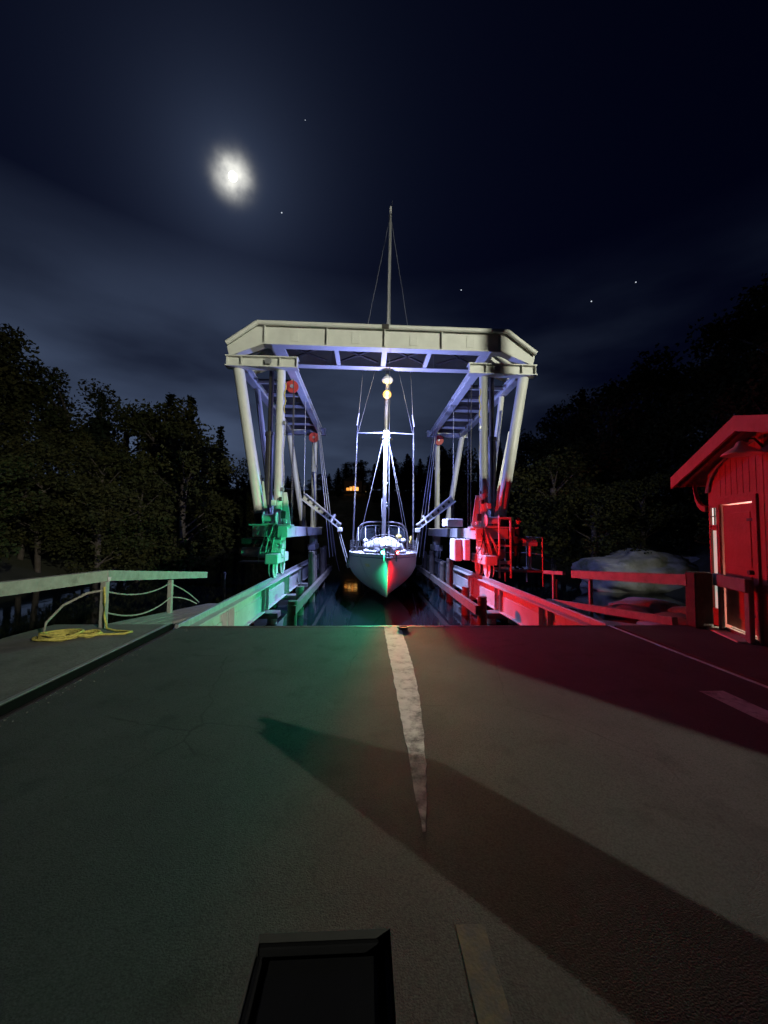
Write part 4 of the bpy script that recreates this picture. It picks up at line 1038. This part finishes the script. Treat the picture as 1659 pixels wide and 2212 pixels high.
bw = MB().box(T, WL-T, WD-T, WD, 0, WH).prism([(0, WH), (WL, WH), (WL/2, RZ)], 1, WD-T, WD)
hl(bw, 'back_wall', REDW)
hl(MB().box(.1, WL-.1, T, WD-T, 0, .03), 'floor', GREYW)
# cladding battens on the front wall above and beside the door
x = .07
while x < WL:
    if not (S0-.05 < x < S1+.02 or D0-.1 < x < D1+.1):
        hl(MB().box(x-.02, x+.02, -.006, -.001, .02, WH - .02 + (RZ-WH)*(1-abs(x-WL/2)/(WL/2))), 'batten', REDW)
    elif D0-.1 < x < D1+.1:
        hl(MB().box(x-.02, x+.02, -.006, -.001, DH+.14, WH - .02 + (RZ-WH)*(1-abs(x-WL/2)/(WL/2))), 'batten', REDW)
    x += .155
# roof slabs with overhang on all sides
OV, GO, TH = .52, .34, .10
sl_r = (RZ-WH)/(WL/2)
for s in (0, 1):
    xe = -OV if s == 0 else WL+OV
    ze = WH - OV*sl_r
    rb = MB(); 
    pts = [(xe, ze+.01), (WL/2, RZ+.01), (WL/2, RZ+.01+TH), (xe, ze+.01+TH)]
    rb.prism(pts, 1, -GO, WD+GO)
    ro = hl(rb, 'roof', ROOF)
    # barge board, a little proud of the roof slab end
    bb = MB(); bb.prism([(xe-.01 if s == 0 else xe+.01, ze-.09), (WL/2, RZ-.09), (WL/2, RZ+.14), (xe-.01 if s == 0 else xe+.01, ze+.14)], 1, -GO-.035, -GO-.004)
    hl(bb, 'barge_board', REDT, ro)
    hl(MB().box(min(xe, xe-.03) if s == 0 else xe+.002, xe-.002 if s == 0 else xe+.03, -GO, WD+GO, ze-.05, ze+.09), 'eave_board', REDT, ro)
    for q in range(5):
        yy = -.22 + q*.78
        hl(MB().bar((WL/2 + (xe-WL/2)*.02, yy, RZ-.03), (xe, yy, ze-.03), .06, .08), 'rafter', REDT, ro)
# curved eave bracket at the corner
for yy in (-.24,):
    cb = MB(); P = []
    for i in range(9):
        a = math.pi/2*i/8; P.append((-.40*math.sin(a)+.04, 2.50-.50+.50*(1-math.cos(a))))
    Q = [(px_+.0, pz_+.10) for px_, pz_ in P]
    for (p1, p2, q1, q2) in zip(P, P[1:], Q, Q[1:]): cb.prism([p1, p2, q2, q1], 1, -.08, -.02)
    hl(cb, 'eave_bracket', REDT)
gb = MB()
for i in range(8):
    a0, a1 = math.pi/2*i/8, math.pi/2*(i+1)/8
    f = lambda a, r: (1.6 - r*1.52*math.cos(a), 2.34 + r*.64*math.sin(a))
    gb.prism([f(a0, 1), f(a1, 1), f(a1, 1.06), f(a0, 1.06)], 1, -.045, -.02)
hl(gb, 'gable_shadow_arch', GREYW)  # thin grey arch drawn for the roof's shadow edge on the gable
# door, frame, handle
df = MB(); df.box(D0-.09, D0-.003, -.03, .02, .02, DH+.10); df.box(D1+.003, D1+.09, -.03, .02, .02, DH+.10); df.box(D0-.003, D1+.003, -.03, .02, DH+.004, DH+.10)
hl(df, 'door_frame', REDT)
dr = hl(MB().bbox(D0+.02, D1-.012, .02, .062, .085, DH-.022, .006), 'door', REDW)
for za, zb in ((.25, .95), (1.08, 1.95)):
    hl(MB().bbox(D0+.14, D1-.13, .008, .022, za, zb, .006), 'door_panel', REDW, dr)
hl(MB().disc((D1-.12, -.012, 1.02), (0,1,0), .035, .06, 12), 'door_handle', DARKST, dr)
for zz in (.35, 1.80): hl(MB().bbox(D1-.20, D1-.005, -.001, .0075, zz, zz+.045, .002), 'hinge', DARKST, dr)
sill = hl(MB().bbox(D0-.06, D1+.06, -.30, .10, -.006, .022, .008), 'door_step', mat('pale_step', (.62,.60,.50), .7, 0, .2, 6))
# narrow glazed side light: four small panes over one long pane
GL_LIT = emat('lit_pane', (.92, .96, .86), 1.1); GL_LOW = emat('lit_long_pane', (.90, .93, .80), .38)
sf = MB(); sf.box(S0-.045, S0, -.03, .03, .26, 2.10); sf.box(S1, S1+.045, -.03, .03, .26, 2.10); sf.box(S0, S1, -.03, .03, 2.06, 2.10); sf.box(S0, S1, -.03, .03, .26, .30); sf.box(S0, S1, -.022, .028, 1.66, 1.76)
wo = hl(sf, 'side_window', REDT)
hl(MB().box((S0+S1)/2-.009, (S0+S1)/2+.009, -.018, .025, 1.76, 2.06), 'glazing_bar', GREYW, wo)
hl(MB().box(S0, S1, -.016, .024, 1.90, 1.918), 'glazing_bar', GREYW, wo)
for xa, xb, za, zb in ((S0, (S0+S1)/2-.009, 1.918, 2.06), ((S0+S1)/2+.009, S1, 1.918, 2.06), (S0, (S0+S1)/2-.009, 1.76, 1.90), ((S0+S1)/2+.009, S1, 1.76, 1.90), (S0, S1, .30, 1.66)):
    hl(MB().box(xa, xb, .006, .012, za, zb), 'pane', GL_LIT if zb > 1.7 else GL_LOW, wo)
# lit room: ceiling bulb, plus a low lamp added to light the door step
def hutlamp(name, pos, power, col, size):
    d = bpy.data.lights.new(name, 'POINT'); d.energy = power; d.color = col; d.shadow_soft_size = size
    o = bpy.data.objects.new(name, d); COL.objects.link(o); o.parent = HUT; o.location = pos
hb_ = hl(MB().ball((.5, .75, 1.9), .06), 'ceiling_bulb', emat('bulb_glow', (1.0,.97,.85), 12))
hutlamp('bulb_light', (.35, .55, 1.85), 70, (1.0, .97, .84), .06)
fl_ = hl(MB().tube((.8, 1.3, .03), (.8, 1.3, .20), .10, .07, 14), 'floor_lamp', emat('floor_lamp_glow', (1.0,.94,.72), 6))
hutlamp('floor_light', (.8, 1.12, .14), 260, (1.0, .94, .72), .04)
# shaded wall lamp under the gable (off)
wlamp = MB(); prof = [(.02,2.96),(.05,2.94),(.08,2.88),(.22,2.78),(.235,2.76),(.225,2.755),(.07,2.86)]
wlamp.grid([[Vector((1.5+r*math.cos(a), -.255+r*math.sin(a), z)) for a in [2*math.pi*i/18 for i in range(18)]] for r, z in prof], close=True)
wo2 = hl(wlamp, 'wall_lamp_shade', mat('red_lit_enamel', (.75,.42,.42), .3, 0, .1, 5))  # pink colour stands for red light caught on the unlit shade
hl(MB().path([(1.5, .0, 2.86), (1.5, -.10, 2.99), (1.5, -.16, 2.99), (1.5, -.18, 2.94)], .015, 8), 'lamp_arm', DARKST, wo2)
# grey trestle rail in front of the door
tr = thing('trestle_rail', 'grey wooden trestle rail standing in front of the hut door', 'trestle', (5.74, 5.62, .012), HUT.rotation_euler.z)
MB().bbox(-.42, .45, -.05, .0, .74, .94, .01).build('board', GREYW, tr, local=True)
MB().bbox(.30, .42, .005, .07, 0, .93, .01).build('leg', GREYW, tr, local=True)
MB().bbox(-.40, -.33, .005, .07, 0, .93, .01).build('leg', GREYW, tr, local=True)
MB().bbox(-.46, .46, -.012+.085, .10, .02, .07, .01).build('foot', GREYW, tr, local=True)

# ================================================================== BEHIND THE CAMERA: street lamp, and unseen shapes added to cast its shadows
LP = Vector((14.8, -13.2, 9.0))
sl = thing('street_lamp', 'steel street lamp on a pole behind the camera', 'street lamp', (LP.x+.9, LP.y-.9, -.35))
MB().tube((LP.x+.9, LP.y-.9, -.35), (LP.x+.9, LP.y-.9, 9.1), .10, .06, 14).build('pole', GALV, sl)
MB().path([(LP.x+.9, LP.y-.9, 9.05), (LP.x+.7, LP.y-.7, 9.25), (LP.x+.2, LP.y-.2, 9.28)], .04, 10).build('arm', GALV, sl)
lh = MB().bbox(LP.x-.28, LP.x+.28, LP.y-.22, LP.y+.22, 9.14, 9.28, .04).build('lamp_head', DARKST, sl)
MB().bbox(LP.x-.2, LP.x+.2, LP.y-.16, LP.y+.16, 9.10, 9.135, .01).build('lamp_glass', emat('street_lamp_glow', (1.0,.96,.78), 20), lh)
so = lamp('street_light', lh, (LP.x, LP.y, 9.06), 'SPOT', 40000, (1.0, 1.0, .82), .10, spot_size=R(64), spot_blend=1.0)
so.rotation_euler = (Vector((-1.4, 17.2, 5.9)) - Vector((LP.x, LP.y, 9.06))).to_track_quat('-Z', 'Y').to_euler()

cab = thing('shadow_board', 'unseen grey board added behind the camera to shade the road', 'shadow caster', (2.80, -.25, 0), math.atan2(-.54, 1.13))  # unseen board shape, added to cast the wedge shadow on the road
MB().bbox(-.63, .63, -.03, .03, .16, 1.80, .01).build('panel', GREYW, cab, local=True)
for xx in (-.56, .56): MB().bbox(xx-.045, xx+.045, -.125, -.034, 0, 1.76, .01).build('post', TIMB, cab, local=True)
MB().bbox(-.55, .55, -.02, .02, .02, .158, .005).build('skirt_board', GREYW, cab, local=True)

shd = thing('shadow_block', 'unseen red block with a roof, added behind the camera to cast shadow', 'building', (7.6, -3.6, .01), math.atan2(.65, .76))  # unseen block, added and sized to shade the road and gantry base
MB().box(0, 5.2, -3.0, 0, 0, 5.6).build('wall', REDW, shd, local=True)
MB().prism([(-.04, 5.605), (5.3, 5.605), (5.3, 6.2), (2.6, 6.75), (-.04, 6.5)], 1, -3.2, .06).build('roof', ROOF, shd, local=True)
MB().bbox(1.8, 2.7, .002, .03, .05, 2.05, .01).build('door', REDT, shd, local=True)
up_ = thing('shadow_pole', 'unseen timber pole added behind the camera to shade a gantry column', 'pole', (11.78, -5.2, -.35))  # unseen pole, added to shadow the gantry's right inner column
MB().tube((11.78, -5.2, -.35), (11.78, -5.2, 10.5), .15, .12, 14).build('pole', BARK, up_)
MB().bar((11.2, -5.2, 10.0), (12.4, -5.2, 10.0), .09, .10).build('cross_arm', BARK, up_)

# ================================================================== ROCKS
def boulder(x, y, z, rx, ry, rz, seed, label, n=3):
    bm = bmesh.new(); bmesh.ops.create_icosphere(bm, subdivisions=n, radius=1)
    for v in bm.verts:
        d = v.co.normalized(); k = 1 + .28*mnoise.noise(d*1.3 + Vector((seed,0,0))) + .14*mnoise.noise(d*3.1 + Vector((0,seed,0))) + .07*abs(mnoise.noise(d*6 + Vector((0,0,seed)))) - .05*abs(mnoise.noise(d*14 + Vector((0,seed,seed))))
        v.co = Vector((d.x*rx*k, d.y*ry*k, d.z*rz*k))
    me = bpy.data.meshes.new('boulder'); bm.to_mesh(me); bm.free(); me.materials.append(ROCK)
    for p in me.polygons: p.use_smooth = True
    o = bpy.data.objects.new('boulder', me); COL.objects.link(o); o.location = (x, y, z)
    return tag(o, label, 'boulder', 'boulders on the right shore' if 'shore' in label else None)
boulder(14.1, 18.6, -.55, 2.9, 2.0, 1.30, 3.3, 'large pale rounded granite boulder above the red guard rail', 5)
boulder(17.6, 19.4, -.3, 1.8, 1.4, .8, 5.1, 'mossy low boulder just right of the large pale one')
for i, (x, y, r) in enumerate(((9.0, 12.6, .7), (10.4, 13.4, .9), (8.6, 10.6, .5), (9.6, 11.2, .6), (11.4, 12.0, .8), (8.0, 9.4, .45), (9.9, 9.6, .7))):
    boulder(x, y, WATER+.05, r*1.3, r, r*.42, 11.7+i*2.3, 'low wet boulder on the dark shore between railing and hut')

# ================================================================== FAR HOUSE ACROSS THE WATER
def house(x, y, w, d, hw, hr, label, wins, rz=0):
    z = ground(x, y) - .4
    t = thing('house', label, 'house', (x, y, z))
    MB().box(x-w/2, x+w/2, y-d/2, y+d/2, z, z+hw).build('wall', mat('house_wall', (.30,.16,.10), .8), t)
    r = MB().prism([(x-w/2-.4, z+hw+.01), (x+w/2+.4, z+hw+.01), (x, z+hw+hr)], 1, y-d/2-.4, y+d/2+.4).build('roof', mat('house_roof', (.08,.07,.07), .9), t)
    MB().box(x+w*.2, x+w*.2+.5, y-.3, y+.3, z+hw, z+hw+hr+.3).build('chimney', CONC, r)
    for a, b, c, e, m in wins:
        wn_ = MB().bbox(x+a-.07, x+b+.07, y-d/2-.10, y-d/2-.03, z+c-.07, z+e+.07, .01).build('window', REDT, t)
        MB().box(x+a, x+b, y-d/2-.125, y-d/2-.102, z+c, z+e).build('pane', m, wn_)
    return t
OR1 = emat('orange_window', (1.0, .36, .06), 1.3); OR2 = emat('amber_window', (1.0, .48, .12), 1.6); YL = emat('yellow_window', (.9, .62, .25), .9)
hz = 18.0 - (ground(-5.2, 150) - .4)
house(-5.2, 150, 7.0, 6, max(4.5, hz+2.0), 2.5, 'far house with glowing orange windows across the dark water',
      [(-2.6, -1.5, hz-.6, hz+.5, OR1), (-1.3, -.3, hz-.6, hz+.9, OR2), (-.1, .8, hz-.6, hz+1.2, OR1), (1.0, 2.2, hz-.6, hz+.8, OR2)])
hz2 = 17.3 - (ground(0.4, 152) - .4)
house(0.4, 152, 3.2, 3, max(2.6, hz2+1.2), 1.3, 'small far cabin with one dim yellow window right of the orange house', [(-.6, .5, hz2-.3, hz2+.3, YL)])

# ================================================================== TREES
def mesh_from(name, v, f, m, sm=False):
    me = bpy.data.meshes.new(name); me.from_pydata(v, [], f); me.materials.append(m); me.update(); return me
def leaf_quad(v, f, c, size, rr):
    n = Vector((rr.gauss(0,1), rr.gauss(0,1), rr.gauss(0,1))).normalized(); a = n.orthogonal().normalized(); b = n.cross(a)
    an = rr.uniform(0, 6.28); a, b = a*math.cos(an)+b*math.sin(an), b*math.cos(an)-a*math.sin(an)
    i = len(v); s = size*rr.uniform(.5, 1.5)
    v += [c-a*s*.5, c+b*s*.32, c+a*s*.5, c-b*s*.32]; f.append((i, i+1, i+2, i+3))
def broadleaf(seed):
    rr = random.Random(seed); v, f = [], []
    tr = MB(); tr.path([(0,0,-.5), (.05,0,1.2), (.12,.05,3.0), (.05,.1,5.0), (0,0,7.2)], .16, 8)
    clumps = []
    for i in range(30):
        a = rr.uniform(0, 6.28); h = rr.uniform(2.4, 9.2); rad = 2.6*math.sqrt(max(.05, 1-((h-5.4)/4.6)**2))*rr.uniform(.35, 1.0)
        c = Vector((rad*math.cos(a), rad*math.sin(a), h)); clumps.append((c, rr.uniform(.65, 1.25)))
        if i % 2 == 0: tr.tube((0.05, 0.05, max(1.6, h-1.6)), c, .06, .02, 6, cap=False)
    for c, r in clumps:
        for k in range(210):
            d = Vector((rr.gauss(0,1), rr.gauss(0,1), rr.gauss(0,.8))).normalized()*r*rr.random()**.4
            leaf_quad(v, f, c+d, .205, rr)
    return tr.mesh('trunk', BARK), mesh_from('crown', v, f, LEAF)
def conifer(seed):
    rr = random.Random(seed); v, f = [], []; H = 10.0
    tr = MB(); tr.tube((0,0,-.5), (0,0,H*.97), .17, .02, 8)
    z = 1.0
    while z < H-.15:
        t = z/H; L = 2.1*(1-t)**.85*rr.uniform(.75, 1.12) + .12; nb = 8 if t < .8 else 5
        for k in range(nb):
            a = 6.28*k/nb + rr.uniform(-.35, .35); Lk = L*rr.uniform(.7, 1.15); steps = max(3, int(Lk/.16))
            for q in range(steps):
                u = (q+.6)/steps; c = Vector((Lk*u*math.cos(a), Lk*u*math.sin(a), z + .10*u - .42*Lk*u*u*.6))
                for w in range(2): leaf_quad(v, f, c + Vector((rr.uniform(-.1,.1), rr.uniform(-.1,.1), rr.uniform(-.09,.05))), .40*(1-.35*t), rr)
        z += .34*(1-.35*t)
    for q in range(10): leaf_quad(v, f, Vector((rr.uniform(-.06,.06), rr.uniform(-.06,.06), H-.5+.06*q)), .16, rr)
    return tr.mesh('trunk', BARK), mesh_from('crown', v, f, NEED)
PROTO = {'b': [broadleaf(s) for s in (1, 2, 3)], 'c': [conifer(s) for s in (4, 5)]}
trnd = random.Random(21)
def plant(kind, x, y, top, where, wide=1.0, place=None):
    g = ground(x, y); h = max(4.0, top - g); tm, cm = trnd.choice(PROTO[kind])
    s = h/10.0
    nm, w = ('broadleaf_tree', 'bushy dark broadleaf tree') if kind == 'b' else ('spruce_tree', 'pointed dark spruce tree')
    t = thing(nm, f'{w}, {place} of the {where}' if place else f'{w} on the {where}', 'tree', (x, y, g-.1), trnd.uniform(0, 6.28), f'{"broadleaf" if kind == "b" else "spruce"} trees on the {where}')
    t.scale = (s*wide*trnd.uniform(.9, 1.15), s*wide*trnd.uniform(.9, 1.15), s)
    for n_, me in (('trunk', tm), ('crown', cm)):
        o = bpy.data.objects.new(n_, me); COL.objects.link(o); o.parent = t
def interp(tab, a):
    for (a0, e0), (a1, e1) in zip(tab, tab[1:]):
        if a0 <= a <= a1: return e0 + (e1-e0)*(a-a0)/(a1-a0)
    return tab[0][1] if a < tab[0][0] else tab[-1][1]
SKY_L = [(-60, 23), (-44, 21.2), (-41, 18), (-37, 17.6), (-31, 17.3), (-26, 18.0), (-21.7, 15.5), (-18, 10.8), (-14, 9.0)]
SKY_R = [(14, 12.0), (19, 13.4), (23.4, 15.0), (27.7, 17.0), (32.4, 20.0), (38.6, 21.6), (43.3, 24.5), (49.5, 26.5), (60, 28)]
def row(tab, azs, dist, frac, where, kinds, wide=1.0, tier=None):
    n = 0
    for a2 in sorted(a + trnd.uniform(-.8, .8) for a in azs):
        d = dist*trnd.uniform(.9, 1.12); x, y = d*math.sin(R(a2)), d*math.cos(R(a2))
        e = interp(tab, a2)*frac + trnd.uniform(-1.3, .6); place = None
        if tier:
            if a2 < -43: place = f'{tier} past the left picture edge'
            elif a2 > 48: place = f'{tier} past the right picture edge'
            else: place = f'{ORD[n]} from left in the {tier}'; n += 1
        plant(trnd.choice(kinds), x, y, 1.6 + d*math.tan(R(e)), where, wide, place)
fr_ = lambda a, b, s: [a + s*i for i in range(int((b-a)/s)+1)]
row(SKY_L, fr_(-54, -24, 3.1), 43, 1.0, 'left hillside', 'bbbc', 1.1, tier='near skyline row')
row(SKY_L, fr_(-27, -15, 2.6), 62, 1.0, 'left hillside', 'bcc', tier='far skyline row')
row(SKY_L, fr_(-54, -24, 4.0), 31, .66, 'left hillside', 'bbb', 1.2, tier='middle row')
row(SKY_L, fr_(-54, -28, 4.6), 25, .42, 'left hillside', 'b', 1.35, tier='lowest row')
row(SKY_L, fr_(-24, -14, 2.8), 52, .66, 'left hillside', 'bbc', 1.1, tier='far middle row')
row(SKY_R, fr_(30, 56, 3.8), 38, 1.0, 'right hillside', 'bbb', 1.05, tier='near skyline row')
row(SKY_R, fr_(15, 32, 2.6), 62, 1.0, 'right hillside', 'bcc', tier='far skyline row')
row(SKY_R, fr_(28, 56, 4.2), 29, .68, 'right hillside', 'bbb', 1.2, tier='middle row')
row(SKY_R, fr_(32, 54, 5.0), 25, .40, 'right hillside', 'b', 1.35, tier='lowest row')
row(SKY_R, fr_(15, 28, 2.6), 50, .66, 'right hillside', 'bbc', 1.1, tier='far middle row')
FAR = [(-14, 9.2), (-8, 8.6), (-5.8, 9.2), (-2.3, 10.8), (0, 11.2), (5, 11.8), (8, 11.6), (10.6, 13.0), (15, 12.0)]
row(FAR, fr_(-14, 15, 1.05), 165, 1.0, 'far ridge', 'cccb', 1.7)
row(FAR, fr_(-14, 15, 1.5), 142, .66, 'far ridge', 'ccb', 1.8)
row(FAR, [a for a in fr_(-14, 15, 1.7) if not -5 < a < 1.5], 128, .40, 'far ridge', 'cbb', 1.6)

# ================================================================== MOON AND STARS
b = MB().ball((0,0,0), 12, n=24, m=16)
mn = b.build('moon', emat('moon_glow', (1.0, .98, .92), 5.0)); mn.location = MOON*1500
tag(mn, 'bright white moon glowing through thin cloud at upper left', 'moon')
for d_, lb, s in (((-.12,.65,.75), 'faint star above and right of the moon', .45), ((-.18,.74,.65), 'small star just below right of the moon', .9), ((.21,.81,.55), 'small star right of the mast', .8), ((.47,.74,.49), 'lower of two stars at the right', .9), ((.53,.69,.50), 'upper of two stars at the right', .8)):
    v = Vector(d_).normalized()
    o = MB().ball((0,0,0), 2.0*s, n=10, m=8).build('star', MATS.get('star_glow') or emat('star_glow', (.8,.88,1.0), .9)); o.location = v*1480
    tag(o, lb, 'star', 'stars')
